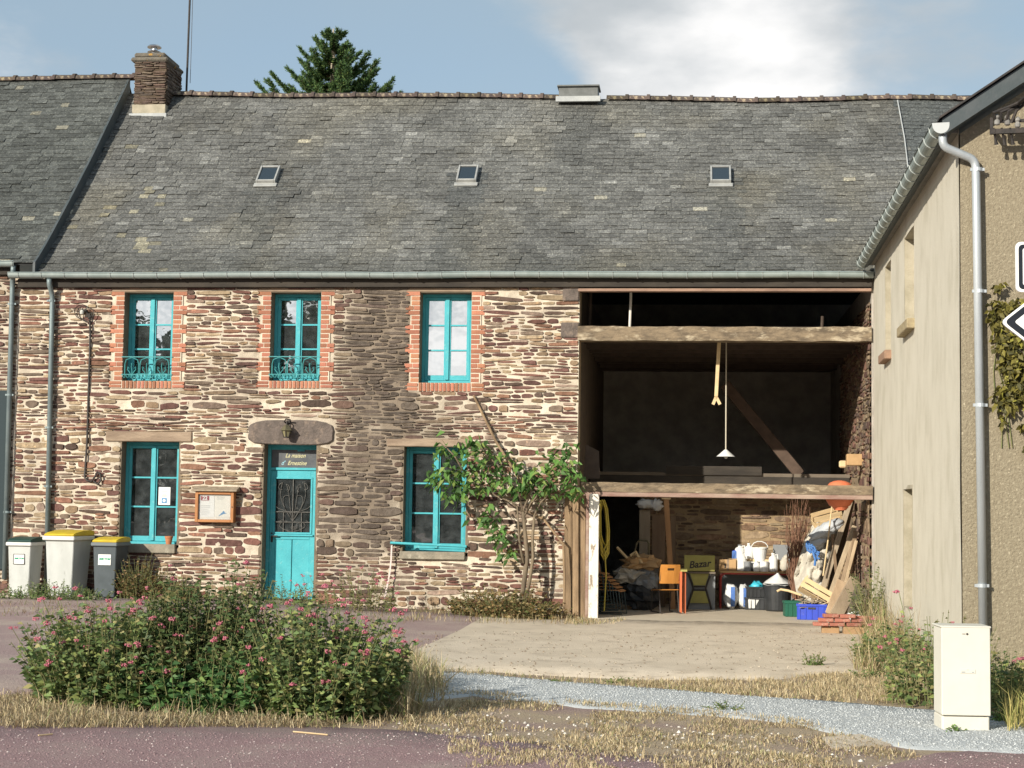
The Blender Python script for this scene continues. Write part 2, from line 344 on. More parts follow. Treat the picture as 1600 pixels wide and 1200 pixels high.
# ---------------------------------------------------------------- rubble walls
PAL = [((.20, .095, .075), 5), ((.155, .08, .068), 5), ((.25, .135, .09), 3), ((.30, .21, .135), 5), ((.22, .165, .125), 4), ((.115, .078, .062), 3), ((.38, .29, .19), 4), ((.28, .14, .10), 2), ((.33, .24, .19), 2)]
PALX = [c for c, k in PAL for _ in range(k)]
def stone_wall(name, parent, to3d, U0, U1, V0, V1, holes=(), seed=1, hmin=.045, hmax=.11, lmin=.14, lmax=.65, weather=None, top=300, margins=None, step=.028, keep=None, mort_mat=None, spal=None, tint=(1, 1, 1), gap=.022, proud=.024):
    r = random.Random(seed); weather = weather or (lambda u, v: 0)
    us = sorted(set(list(np.round(np.arange(U0, U1, step), 4))+[U1]+[h[0] for h in holes]+[h[2] for h in holes]))
    vs_ = sorted(set(list(np.round(np.arange(V0, V1, step), 4))+[V1]+[h[1] for h in holes]+[h[3] for h in holes]))
    mg_ = list(holes)+list(margins or [])
    us = [u for u in us if U0 <= u <= U1]; vs_ = [v for v in vs_ if V0 <= v <= V1]
    nu, nv = len(us), len(vs_)
    verts, cols = [], []
    for u in us:
        for v in vs_:
            nearest = 9
            for h in mg_:
                dx = max(h[0]-u, 0, u-h[2]); dy = max(h[1]-v, 0, v-h[3]); nearest = min(nearest, dx+dy)
            k = min(1, nearest/.06)
            d = (fbm(u*9+seed, v*13, 1.3, 3)*.013+fbm(u*1.6, v*2.2, seed, 3)*.022)*k+.004*k-.008*(1-k)-.003
            verts.append(to3d(u, v, d)); wv = weather(u, v); s = 1+.22*fbm(u*1.3, v*1.6, 4+seed, 4)
            cols.append(tuple(s*((1-wv)+wv*q)*tn for q, tn in zip((.33, .30, .285), tint)))
    fs = []
    for i in range(nu-1):
        for j in range(nv-1):
            cu, cv = (us[i]+us[i+1])/2, (vs_[j]+vs_[j+1])/2
            if any(h[0] < cu < h[2] and h[1] < cv < h[3] for h in holes): continue
            if keep and not keep(cu, cv): continue
            fs.append((i*nv+j, (i+1)*nv+j, (i+1)*nv+j+1, i*nv+j+1))
    wall = npmesh(name, np.array(verts), np.array(fs), mort_mat or m_mortar, parent, np.array(cols), smooth=True)
    # courses of flat stones; margins keep clear of brick surrounds, lintels and sills
    mg = list(margins or [])+list(holes)
    stones = []
    v = V0+.01
    while v < V1-.04:
        hc = (hmin+(hmax-hmin)*r.random()**1.4)*r.choice((.7, .85, 1, 1, 1.2, 1.45))*(1.35 if v < 1.0 else 1.15 if v < 2.6 else .95); hc = min(hc, V1-v)
        cuts = sorted((m[0]-.005, m[2]+.005) for m in mg if m[1] < v+hc*.8 and m[3] > v+hc*.2)
        spans, a = [], U0
        for c0, c1 in cuts:
            if c0 > a: spans.append((a, c0))
            a = max(a, c1)
        if a < U1: spans.append((a, U1))
        for s0, s1 in spans:
            u = s0+r.uniform(0, .03)
            while u < s1-.05:
                ln = min(lmax, lmin+r.expovariate(1/.17)); ln = min(ln, s1-u)
                if s1-(u+ln) < .1: ln = s1-u
                n_ = 1
                if hc > .085 and r.random() < .42: n_ = 2
                vv = v
                for q in range(n_):
                    hh = hc/n_*r.uniform(.74, .96)
                    l2 = ln*(1 if n_ == 1 else r.uniform(.78, 1))
                    if l2 > .06 and r.random() < .985:
                        wob = .05*fbm(u*1.1+seed, v*1.4, 0, 3)
                        ok = not any(m[0] < u+l2*.5 < m[2] and m[1] < vv+wob+hh*.5 < m[3] for m in mg)
                        if ok and (not keep or keep(u+l2/2, vv+hh/2)):
                            stones.append((u+l2/2, vv+hh/2+wob, l2-gap*r.uniform(.5, 1.2), hh-gap*.5*r.uniform(.4, 1.1)))
                    vv += hc/n_
                u += ln
        v += hc
    stones = [s for s in stones if s[2] > .05 and s[3] > .018]
    stones.sort(key=lambda s: -s[2]*s[3])
    rest = MB()
    for k, (u, v, l_, h_) in enumerate(stones):
        mb = MB() if k < top else rest
        col = r.choice(spal or PALX); wv = weather(u, v); b = r.uniform(.72, 1.25)
        col = tuple(b*((1-wv)*c+wv*g) for c, g in zip(col, (.115, .094, .078)))
        n = 10; tilt = r.gauss(0, .035); rings = []
        ph = [r.uniform(.82, 1.1) for _ in range(n)]
        J = lambda s: r.uniform(-s, s)
        e0, e1 = r.uniform(.35, .8), r.uniform(.35, .8); sR, sL = r.uniform(.45, 1.08), r.uniform(.45, 1.08); cut = .0 if r.random() < .5 else r.uniform(.05, .3)
        out_ = [(1+J(.03), J(.35)), (1-e0*.06-cut*(h_/l_), .78+J(.18)), (.5+J(.2), .95+J(.16)), (-.4+J(.2), .95+J(.16)), (-1+e1*.06, .8+J(.18)), (-1+J(.03), J(.35)), (-1+e1*.05+(cut if r.random() < .5 else 0)*(h_/l_), -.8+J(.16)), (-.45+J(.2), -.96+J(.14)), (.45+J(.2), -.96+J(.14)), (1-e0*.05, -.82+J(.16))]
        for sc_, dd in ((1.0, -.03), (.97, proud*.55), (.78, proud*r.uniform(.6, 1.25))):
            ring = []
            for q in range(n):
                uu = (out_[q][0]*l_/2)-math.copysign(min(.012, l_*.2)*(1-sc_)*2.6, out_[q][0])*min(1, abs(out_[q][0])*1.2); vv = out_[q][1]*h_/2*(1-(1-sc_)*.4)*(sL+(sR-sL)*(out_[q][0]*.5+.5) if abs(out_[q][0]) > .7 else 1)
                ring.append(to3d(u+uu-vv*tilt, v+vv+uu*tilt, dd+r.uniform(-.003, .003)))
            rings += ring
        fs = []
        for g in range(2):
            for q in range(n): q2 = (q+1) % n; fs.append((g*n+q, g*n+q2, (g+1)*n+q2, (g+1)*n+q))
        fs.append(tuple(range(2*n, 3*n)))
        mb.add(rings, fs, col)
        if k < top: mb.build('stone', m_stone, wall)
    if rest.v: tag(rest.build('stones', m_stone, wall), kind='stuff')
    return wall

house = thing('stone_farmhouse', 'long red schist farmhouse with turquoise windows and an open barn bay under a slate roof', 'house', (XB, YF, 0))
ZE = P(700, 438).z             # under the gutter
ZT = ZE+.02
W = [RC(193.5, 457, 269.5, 595), RC(423, 457, 500.5, 595), RC(656, 457, 736, 598), RC(188, 690, 278, 851), RC(630, 698, 728, 863)]
DR = RC(410, 692, 492, 940)
DR = (DR[0], -.05, DR[2], DR[3])
def px_of(u, v): return 1082+u*FPX/YF, 795-(v-CAMZ)*FPX/YF+ROLL*(u*FPX/YF)*.9
def weather_f(u, v):
    x, y = px_of(u, v); g = lambda cx_, cy_, sx, sy: math.exp(-((x-cx_)/sx)**2-((y-cy_)/sy)**2)
    n = .35*fbm(u*1.4, v*1.2, 7)
    k = 1.5*g(582, 550, 58, 135)+1.05*g(570, 780, 80, 120)+.45*g(660, 660, 60, 40)+.3*g(345, 600, 60, 60)+.25*g(640, 470, 60, 60)
    return min(.95, max(0, k*(1+n*1.6)+n*.35))
SUR = [RC(170, 452, 292, 607), RC(401, 452, 523, 607), RC(635, 452, 757, 612)]
LINT = [RC(166, 674, 300, 690), RC(388, 656, 522, 695), RC(605, 685, 736, 698)]
SILL = [RC(193, 850, 275, 864), RC(625, 862, 727, 874)]
front = stone_wall('wall', house, lambda u, v, d: Vector((u, YF-d, v)), XL, XB, -.3, ZT, [tuple(x) for x in W]+[tuple(DR)], 3, weather=weather_f, margins=[(x[0]+.05, x[1], x[2]-.05, x[3]) for x in SUR]+[tuple(x) for x in LINT+SILL])
# reveals of the openings, their shade put into a darkened mortar colour
def reveal(r_, dep, parent, zb=None):
    x0, z0, x1, z1 = r_; mb = MB(); c = (.34, .31, .28)
    mb.bx(x0-.06, YF+.002, z0-.05, x0, YF+dep, z1+.05, c); mb.bx(x1, YF+.002, z0-.05, x1+.06, YF+dep, z1+.05, c)
    mb.bx(x0-.06, YF+.002, z1, x1+.06, YF+dep, z1+.06, c); mb.bx(x0-.06, YF+.002, z0-.06, x1+.06, YF+dep, z0, c)
    return mb.build('reveal', m_mortar, parent)
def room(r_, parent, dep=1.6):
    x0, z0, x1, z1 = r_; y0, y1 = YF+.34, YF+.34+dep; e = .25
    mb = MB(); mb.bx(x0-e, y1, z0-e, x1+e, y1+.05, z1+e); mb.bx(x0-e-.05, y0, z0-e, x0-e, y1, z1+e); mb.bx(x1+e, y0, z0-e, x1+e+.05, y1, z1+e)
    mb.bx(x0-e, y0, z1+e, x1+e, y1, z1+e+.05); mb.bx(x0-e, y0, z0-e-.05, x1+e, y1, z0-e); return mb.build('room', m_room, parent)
def window(r_, rows=3, gl=None, sill=.07, tip=(0, 0)):
    x0, z0, x1, z1 = r_; y = YF+.23; gl = gl or m_pane
    fr = MB(); t = .05
    fr.bx(x0, y, z0, x0+t, y+.08, z1); fr.bx(x1-t, y, z0, x1, y+.08, z1); fr.bx(x0+t, y, z1-t, x1-t, y+.08, z1); fr.bx(x0+t, y, z0, x1-t, y+.08, z0+.05)
    fr.bx(x0+.01, y-.045, z0+.004, x1-.01, y+.01, z0+.045)
    wn = fr.build('window', m_teal, house, bevel=.004)
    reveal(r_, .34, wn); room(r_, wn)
    xm = (x0+x1)/2; a0, a1 = z0+.055, z1-t-.004
    for s, (u0, u1) in enumerate(((x0+t+.003, xm-.004), (xm+.004, x1-t-.003))):
        sb = MB(); st = .052; br = .085
        sb.bx(u0, y+.006, a0, u0+st, y+.05, a1); sb.bx(u1-st, y+.006, a0, u1, y+.05, a1)
        sb.bx(u0+st, y+.006, a1-st, u1-st, y+.05, a1); sb.bx(u0+st, y+.006, a0, u1-st, y+.05, a0+br)
        if s == 0: sb.bx(u1-.03, y-.018, a0+.01, u1+.034, y+.005, a1-.01)
        sb.build('sash', m_teal, wn, bevel=.003)
        g0, g1 = a0+br, a1-st; ph = (g1-g0)/rows
        for k in range(rows):
            if k: mu = MB(); mu.bx(u0+st, y+.008, g0+k*ph-.013, u1-st, y+.044, g0+k*ph+.013); mu.build('muntin', m_teal, wn)
            p = MB(); ty, tx = (tip[s] if isinstance(tip, list) else tip)[0]+rng.uniform(-.006, .006), rng.uniform(-.006, .006)
            zz0, zz1 = g0+k*ph+.005, g0+(k+1)*ph-.005; zc = (zz0+zz1)/2
            p.box(((u0+u1)/2, y+.03, zc), (u1-u0-2*st+.01, .004, zz1-zz0+.006), (ty, 0, tx)); p.build('pane', gl, wn)
    return wn
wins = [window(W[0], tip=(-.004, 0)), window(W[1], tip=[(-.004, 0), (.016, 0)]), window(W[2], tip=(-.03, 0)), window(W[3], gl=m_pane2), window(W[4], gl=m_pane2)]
# brick surrounds of the three upper windows
bv = {}
def brick_inst(parent, cx_, cz_, wd, ht, y=YF-.012, dep=.1, key=None):
    k = (round(wd, 3), round(ht, 3), rng.randrange(4))
    if k not in bv:
        s = rng.uniform(.8, 1.25); mb = MB(); mb.box((0, 0, 0), (wd, dep, ht), None, (s, s*rng.uniform(.9, 1.1), s)); bv[k] = mb.mesh('brick', m_brick, bevel=.006)
    link('brick', bv[k], parent, Matrix.Translation((cx_, y+dep/2+rng.uniform(-.005, .004), cz_)) @ Matrix.Rotation(rng.uniform(-.012, .012), 4, 'Y'))
for i in range(3):
    x0, z0, x1, z1 = W[i]; sb = SUR[i]
    bed = MB(); g = .0; bt = z1+.0
    zb = sb[1]
    bed.bx(x0-.005, YF-.006, z0-.004, x0-.165, YF+.1, z1+.01, (1, 1, 1)); bed.bx(x1+.005, YF-.006, z0-.004, x1+.165, YF+.1, z1+.01, (1, 1, 1)); bed.bx(x0-.2, YF-.005, zb, x1+.2, YF+.1, z0-.005, (1, 1, 1))
    su = bed.build('window_surround', m_mortar, house)
    n = 19; ch = (z1-z0+.02)/n
    for k in range(n):
        zc = z0+(k+.5)*ch; lng = (k//2) % 2
        for sgn, xe in ((-1, x0), (1, x1)):
            ext = (.245 if lng else .15); 
            if lng and k % 2: 
                brick_inst(su, xe+sgn*.056, zc, .105, ch-.012); brick_inst(su, xe+sgn*.18, zc, .13, ch-.012)
            else: brick_inst(su, xe+sgn*ext/2, zc, ext-.010, ch-.012)
    nb = 13; sw = (x1-x0+.02)/nb; hh = z0-zb-.012
    for k in range(nb): brick_inst(su, x0-.01+(k+.5)*sw, z0-hh/2-.006, sw-.014, hh, y=YF-.02)
    for sgn, xe in ((-1, x0-.01), (1, x1+.01)):
        for j in range(2): brick_inst(su, xe+sgn*.115, z0-hh*.25-j*hh*.5-.004, .21, hh/2-.012, y=YF-.016)
    lt = MB(); lt.bx(sb[0], YF-.012, z1+.012, sb[2], YF+.3, z1+.075); lt.build('lintel', m_lintelwood, house, bevel=.006)
# lower lintels, sills, door stone
l = LINT[0]; mb = MB(); mb.bx(l[0], YF-.025, l[1], l[2], YF+.12, l[3]); mb.build('lintel', m_lintelwood, house, bevel=.012, label='wide bleached wooden lintel')
l = LINT[2]; mb = MB(); mb.bx(l[0], YF-.02, l[1], l[2], YF+.12, l[3]); mb.build('lintel', m_lintelwood, house, bevel=.012, label='low wooden lintel')
l = LINT[1]; mb = MB(); poly = []
hw, hh = (l[2]-l[0])/2, (l[3]-l[1])/2; cxx, czz = (l[0]+l[2])/2, (l[1]+l[3])/2
for q in range(28):
    a = 6.28319*(q+.5)/28; ca, sa = math.cos(a), math.sin(a); pw = 5 if sa < 0 else 3.4; kk = (abs(ca)**pw+abs(sa)**pw)**(-1/pw)
    poly.append((cxx+ca*kk*hw*rng.uniform(.98, 1.01), czz+sa*kk*hh*rng.uniform(.97, 1.02)))
mb.prism(poly, .16, 'xz', YF-.035); mb.build('lintel', m_lintelstone, house, bevel=.012, label='single dark stone lintel with rounded ends')
for s_ in SILL:
    mb = MB(); mb.bx(s_[0], YF-.07, s_[1], s_[2], YF+.14, s_[3]); mb.build('sill', m_greystone, house, bevel=.01)
# door
x0, z0, x1, z1 = DR; y = YF+.25; zd = P(450, 733).z
mb = MB(); t = .055
mb.bx(x0, y, z0, x0+t, y+.09, z1); mb.bx(x1-t, y, z0, x1, y+.09, z1); mb.bx(x0+t, y, z1-t, x1-t, y+.09, z1); mb.bx(x0+t, y-.015, zd-.012, x1-t, y+.09, zd+.03)
door = mb.build('door', m_teal, house, bevel=.004); reveal((x0, z0, x1, z1), .36, door); room((x0, z0, x1, z1), door)
a0, a1 = x0+t+.004, x1-t-.004; gz0, gz1 = P(450, 832).z, P(450, 748).z; gx0, gx1 = a0+.075, a1-.075
zbot = .065
mb = MB(); yl = y+.012
mb.bx(a0, yl, zbot, a0+.085, yl+.045, zd-.016); mb.bx(a1-.085, yl, zbot, a1, yl+.045, zd-.016); mb.bx(a0+.085, yl, gz1+.02, a1-.085, yl+.045, zd-.016); mb.bx(a0+.085, yl, gz0-.12, a1-.085, yl+.045, gz0-.02); mb.bx(a0+.085, yl, zbot, a1-.085, yl+.045, zbot+.12)
mb.build('door_leaf', m_teal, door, bevel=.004)
mid = (a0+a1)/2
for u0, u1 in ((a0+.085, mid-.006), (mid+.006, a1-.085)):
    mb = MB(); mb.bx(u0, yl+.012, zbot+.12, u1, yl+.035, gz0-.12); mb.build('door_panel', m_teal, door, bevel=.004)
mb = MB()
for u0, u1, v0, v1 in ((gx0-.01, gx1+.01, gz1, gz1+.03), (gx0-.01, gx1+.01, gz0-.03, gz0), (gx0-.025, gx0, gz0-.03, gz1+.03), (gx1, gx1+.025, gz0-.03, gz1+.03)): mb.bx(u0, yl-.014, v0, u1, yl+.02, v1)
mb.bx(gx0-.05, yl-.03, gz0-.065, gx1+.05, yl+.01, gz0-.035)
mb.build('door_moulding', m_teal, door, bevel=.004)
mb = MB(); mb.bx(gx0, yl+.022, gz0, gx1, yl+.026, gz1); mb.build('pane', m_pane2, door)
m_grille = M('grille_paint', (.15, .145, .13), (.06, .055, .05), 20, 4, .6)
mb = MB(); gw, gh = gx1-gx0, gz1-gz0; GX = lambda a: gx0+a*gw; GZ = lambda b: gz0+b*gh
for a in (.25, .5, .75): mb.bar((GX(a), yl+.004, GZ(0)), (GX(a), yl+.004, GZ(1 if a == .5 else .38)), .012, .012)
for b in (.19, .38): mb.bar((GX(0), yl+.004, GZ(b)), (GX(1), yl+.004, GZ(b)), .012, .012)
for sg in (-1, 1):
    for (pa, pb, pc, pd) in (((.5, .2), (.7, .45), (.95, .6), (.8, .93)), ((.5, .2), (.62, .5), (.58, .8), (.7, .9)), ((.5, .38), (.8, .4), (.95, .45), (.98, .5)), ((.8, .93), (.95, .9), (.92, .78), (.8, .8)), ((.7, .9), (.58, .9), (.58, .78), (.66, .76)), ((.5, .0), (.75, .05), (.95, .1), (.8, .18)), ((.5, .22), (.85, .5), (.85, .75), (.6, .68))):
        pts = []
        for q in range(11):
            s = q/10; B = [(1-s)**3, 3*s*(1-s)**2, 3*s*s*(1-s), s**3]
            aa = sum(k*p[0] for k, p in zip(B, (pa, pb, pc, pd))); bb = sum(k*p[1] for k, p in zip(B, (pa, pb, pc, pd)))
            pts.append((GX(.5+sg*(aa-.5)), yl+.004, GZ(bb)))
        mb.tube(pts, .0045, 5)
mb.build('door_grille', m_grille, door)
mb = MB(); hx, hz_ = a0+.04, P(420, 838).z
mb.box((hx, yl-.006, hz_-.02), (.035, .012, .16)); mb.tube([(hx, yl-.01, hz_), (hx, yl-.05, hz_), (hx+.11, yl-.055, hz_+.004)], .011, 8); mb.tube([(hx, yl-.012, hz_-.06), (hx, yl-.022, hz_-.06)], .014, 8)
mb.build('door_handle', m_iron, door, bevel=.003)
tz0, tz1 = zd+.032, z1-t
m_panegrey = M('slate_grey_transom_board', (.085, .09, .1), (.12, .125, .13), 8, 6, .25, 0, spec=.5)
mb = MB(); mb.bx(a0, y+.03, tz0, a1, y+.036, tz1-.05); mb.build('transom_board', m_panegrey, door)
mb = MB(); mb.bx(a0, y+.02, tz1-.05, a1, y+.07, tz1); mb.bx(mid+.06, y+.012, tz1-.075, mid+.18, y+.02, tz1-.05); mb.build('transom_rail', m_teal, door)
def text(body, size, loc, mat, parent, rot=(math.pi/2, 0, 0), shear=0, name='lettering', align='CENTER', bold=0, sx=1):
    cu = bpy.data.curves.new(name, 'FONT'); cu.body = body; cu.size = size; cu.shear = shear; cu.align_x = align; cu.align_y = 'CENTER'; cu.offset = bold; cu.extrude = .0008; cu.fill_mode = 'BOTH'
    t_ = bpy.data.objects.new('tmp', cu); COL.objects.link(t_); bpy.context.view_layer.update()
    me = bpy.data.meshes.new_from_object(t_.evaluated_get(bpy.context.evaluated_depsgraph_get())); bpy.data.objects.remove(t_); bpy.data.curves.remove(cu)
    me.materials.clear(); me.materials.append(mat); o = link(name, me, parent); off = OFF.get(parent, Vector())
    o.location = Vector(loc)-off; o.rotation_euler = rot; o.scale = (sx, 1, 1); return o
m_yel = M('pale_yellow_paint', (.66, .62, .36)); m_blu = M('pale_blue_paint', (.35, .62, .72)); m_wht = M('white_print', (.75, .75, .72))
tzc = (tz0+tz1-.05)/2
text('La maison', .10, (mid+.02, y+.028, tzc+.05), m_yel, door, shear=.4, sx=.85)
text("d'", .10, (mid-.19, y+.028, tzc-.075), m_blu, door, shear=.4, sx=.85)
text('Ernestine', .10, (mid+.05, y+.028, tzc-.075), m_yel, door, shear=.4, sx=.85)

# iron window guards (balconets) of the two left upper windows
def guard(r_):
    x0, z0, x1, z1 = r_; y = YF-.02; zt = z0+.40; zb = z0+.035; wd = x1-x0; mb = MB(); t = .0085
    mb.bar((x0-.02, y, zt), (x1+.02, y, zt), .016, .016); mb.bar((x0-.02, y, zb+.07), (x1+.02, y, zb+.07), .012, .012)
    for k in range(3):
        a, b = x0+.03+k*(wd-.06)/3+.012, x0+.03+(k+1)*(wd-.06)/3-.012
        mb.tube([(a, y, zb+.05), (a, y, zt-.12), (a+.02, y, zt-.05), ((a+b)/2, y, zt-.012), (b-.02, y, zt-.05), (b, y, zt-.12), (b, y, zb+.05)], t, 6)
        c = (a+b)/2
        for sg in (-1, 1):
            mb.tube([(c, y, zb+.03), (c+sg*.03, y, zb+.10), (c+sg*.07, y, zb+.15), (c+sg*.065, y, zb+.2), (c+sg*.045, y, zb+.17)], t*.9, 6)
        mb.tube([(c, y, zb), (c+.008, y, zb+.12), (c-.008, y, zb+.2), (c, y, zb+.26)], t*.9, 6)
    n = 14
    for k in range(n):
        c = x0+wd*(k+.5)/n
        mb.tube([(c-wd/n/2, y, zb+.07), (c-.01, y, zb+.02), (c+.012, y, zb+.015), (c+wd/n/2, y, zb+.07)], t*.8, 5)
    for sg in (-.25, .1):
        c = x0+wd*(.5+sg); mb.tube([(c+.03*math.cos(q*.7), y-.004, zb-.01+.03*math.sin(q*.7)) for q in range(9)], t*.8, 5)
    return mb.build('window_guard', m_tealiron, house)
m_tealiron = M('teal_iron', (.06, .30, .31), (.04, .2, .2), 20, 4, .5)
guard(W[0]); guard(W[1])
# the blue bar across the lower right sill
a, b = P(610, 848, YF-.09), P(729, 854, YF-.09)
mb = MB(); mb.tube([a, b], .022, 10); mb.bar((b.x-.02, b.y, b.z), (b.x-.02, YF+.02, b.z), .03, .03); mb.bar((a.x+.25, a.y, a.z-.002), (a.x+.25, YF+.02, a.z-.002), .03, .03); mb.build('sill_bar', m_teal, house)
# fascia and gutter
mb = MB(); zf1 = ZE+.02; mb.bx(XL, YF-.10, ZE-.125, XR-.03, YF+.02, zf1); mb.build('fascia', m_shadewood, house, bevel=.006)
def gutter(mat, parent, x0, x1, y, z, r=.075, pitch=.4, name='gutter'):
    n = 10; mb = MB(); vs, fs = [], []
    prof = [(math.cos(math.pi+math.pi*k/n)*r, math.sin(math.pi+math.pi*k/n)*r) for k in range(n+1)]
    prof = [(-r-.012, .012), (-r-.004, .02)]+prof+[(r, .03)]
    inner = [(a*.94, b*.94+.006) for a, b in prof[::-1]]
    prof = prof+inner; m = len(prof); k_ = 24
    for i in range(k_+1):
        x = x0+(x1-x0)*i/k_; dz = .012*fbm(x*.5, 3.3)
        vs += [(x, y+a, z+b+dz) for a, b in prof]
    fs = [(i*m+j, i*m+(j+1) % m, (i+1)*m+(j+1) % m, (i+1)*m+j) for i in range(k_) for j in range(m)]
    fs += [tuple(range(m)), tuple(k_*m+j for j in range(m-1, -1, -1))]
    mb.add(vs, fs); g = mb.build(name, mat, parent, smooth=False)
    jb = MB(); rr = r*1.05
    jb.tube([(0, -rr-.012, .016), *[(0, math.cos(math.pi+math.pi*k/10)*rr, math.sin(math.pi+math.pi*k/10)*rr) for k in range(11)]], .007, 6)
    jm = jb.mesh('gutter_bracket', m_joint)
    x = x0+.18
    while x < x1: link('gutter_bracket', jm, g, Matrix.Translation((x, y, z+.012*fbm(x*.5, 3.3)))); x += pitch
    return g
gzc = P(700, 432, YF-.2).z+.045
gutter(m_zinc, house, P(22, 432).x, XR-.02, YF-.2, gzc)
def pipe(mat, parent, pts, r=.042, clips=(), name='downpipe', clipmat=None):
    # round the corners
    q = [Vector(pts[0])]
    for i in range(1, len(pts)-1):
        a, b, c = Vector(pts[i-1]), Vector(pts[i]), Vector(pts[i+1]); d = min(.14, (a-b).length*.45, (c-b).length*.45)
        p0 = b+(a-b).normalized()*d; p1 = b+(c-b).normalized()*d
        q += [p0*(1-t)**2+b*2*t*(1-t)+p1*t*t for t in (0, .25, .5, .75, 1)]
    q.append(Vector(pts[-1])); mb = MB(); mb.tube(q, r, 14); o = mb.build(name, mat, parent, smooth=True)
    for c in clips:
        k = MB(); c = Vector(c); k.tube([c-Vector((0, 0, .018)), c+Vector((0, 0, .018))], r*1.14, 14); k.box(c+Vector((r*1.3, .0, 0)), (.03, .03, .03)); k.box(c-Vector((r*1.3, 0, 0)), (.03, .03, .03)); k.bar(c, c+Vector((0, r+.1, 0)), .015, .015)
        k.build('pipe_clip', clipmat or mat, o)
    return o
yp = YF-.085
pt, pb = P(81, 455, yp), P(72, 838, yp)
pipe(m_zinc2, house, [P(77, 436, YF-.2), P(77, 444, YF-.2), P(82, 462, yp), P(81.5, 480, yp), P(72, 936, yp)], .043, [P(80, 470, yp), P(77, 668, yp), P(75, 760, yp)])
# ---------------------------------------------------------------- slate roofs
YE, YR = YF-.20, 31.2
ZEV = P(700, 429, YE).z
XV = (P(36, 412, YE).x+P(200, 178, YR-.6).x)/2
rp = [(180, 146), (280, 148), (450, 151), (650, 150), (870, 153), (1000, 155), (1180, 159), (1300, 156), (1400, 153), (1490, 155), (1620, 158)]
rxs = [P(a, b, YR).x for a, b in rp]; rzs = [P(a, b, YR).z for a, b in rp]
def ridge_main(x): return float(np.interp(x, rxs, rzs))
zl0, zl1 = P(-100, 127, YR).z, P(205, 121, YR).z
def ridge_left(x): return zl0+(zl1-zl0)*(x-P(-100, 127, YR).x)/(P(205, 121, YR).x-P(-100, 127, YR).x)
ZLE = P(15, 411, YE).z
def surf(x, s, left=False):
    """s 0..1 from eave to ridge"""
    e, r_ = (ZLE, ridge_left(x)) if left else (ZEV, ridge_main(x))
    y = YE+(YR-YE)*s; z = e+(r_-e)*(s+.10*(s*s-s)-.05*math.exp(-s*9)*s*3)
    z += .018*fbm(x*.7, s*3, 2 if left else 5, 3)
    return Vector((x, y, z))
def roof_hit(px, py):
    lo, hi = 0, 1
    for _ in range(40):
        m = (lo+hi)/2; y = YE+(YR-YE)*m; p = P(px, py, y)
        if p.z < surf(p.x, m).z: hi = m       # ray below the surface: already through
        else: lo = m
    # ray starts above? find s where ray z == surface z by scan
    best = min((abs(P(px, py, YE+(YR-YE)*k/400).z-surf(P(px, py, YE+(YR-YE)*k/400).x, k/400).z), k/400) for k in range(401))[1]
    p = P(px, py, YE+(YR-YE)*best); return p.x, best
SKY = [roof_hit(420, 277), roof_hit(731, 276), roof_hit(1126, 277)]
VENTX = P(905, 140, YR).x; SEAMX = P(1412, 210, 30.2).x
def slate_roof(parent, x0, x1, left, colf, seed, top=300, wd=.205, ex=.125):
    r = random.Random(seed)
    ud = []; nx, ns = 60, 24
    for i in range(nx+1):
        for j in range(ns+1): p = surf(x0+(x1-x0)*i/nx, j/ns, left); ud.append((p.x, p.y, p.z-.03))
    fs = [(i*(ns+1)+j, (i+1)*(ns+1)+j, (i+1)*(ns+1)+j+1, i*(ns+1)+j+1) for i in range(nx) for j in range(ns)]
    roof = MB().add(ud, fs).build('roof', m_under, parent)
    slope = math.hypot(YR-YE, ridge_main(-3)-ZEV); rows = int(slope/ex); items = []
    for i in range(rows+1):
        s = i/rows*.985; x = x0+(0 if i % 2 else -wd/2)+r.uniform(-.03, .03)
        while x < x1:
            w_ = wd*r.uniform(.72, 1.22); a, b = max(x, x0), min(x+w_, x1)
            if b-a > .04: items.append((a, b, s, i))
            x += w_
    ds = ex*1.75/slope
    rest = MB()
    cnt = 0
    for (a, b, s, i) in items:
        xm = (a+b)/2; p0 = surf(xm, s, left); p1 = surf(xm, min(1, s+ds), left); t = (p1-p0).normalized(); nrm = Vector((0, -t.z, t.y)).normalized()
        if nrm.z < 0: nrm = -nrm
        g = .004; lift = r.uniform(.011, .020)+(.012 if r.random() < .05 else 0); sk = r.uniform(-.007, .007); th = .007; dn = r.uniform(-.007, .007)
        o0 = p0-t*dn
        bl = Vector((a+g/2-xm, 0, 0)); br = Vector((b-g/2-xm, 0, 0))
        l1, l2 = lift+r.uniform(-.004, .004), lift+r.uniform(-.004, .004)
        v = [o0+bl+nrm*l1+t*sk, o0+br+nrm*l2-t*sk, p1+br, p1+bl]
        v += [q-nrm*th for q in v[:2]]
        c = colf(xm, s, r)
        f = [(0, 1, 2, 3), (4, 5, 1, 0), (4, 0, 3), (5, 2, 1)]
        if cnt < top and 1 <= i: 
            MB().add(v, f, c).build('slate', m_slate, roof); cnt += 1
        else: rest.add(v, f, c)
    tag(rest.build('slates', m_slate, roof), kind='stuff')
    return roof
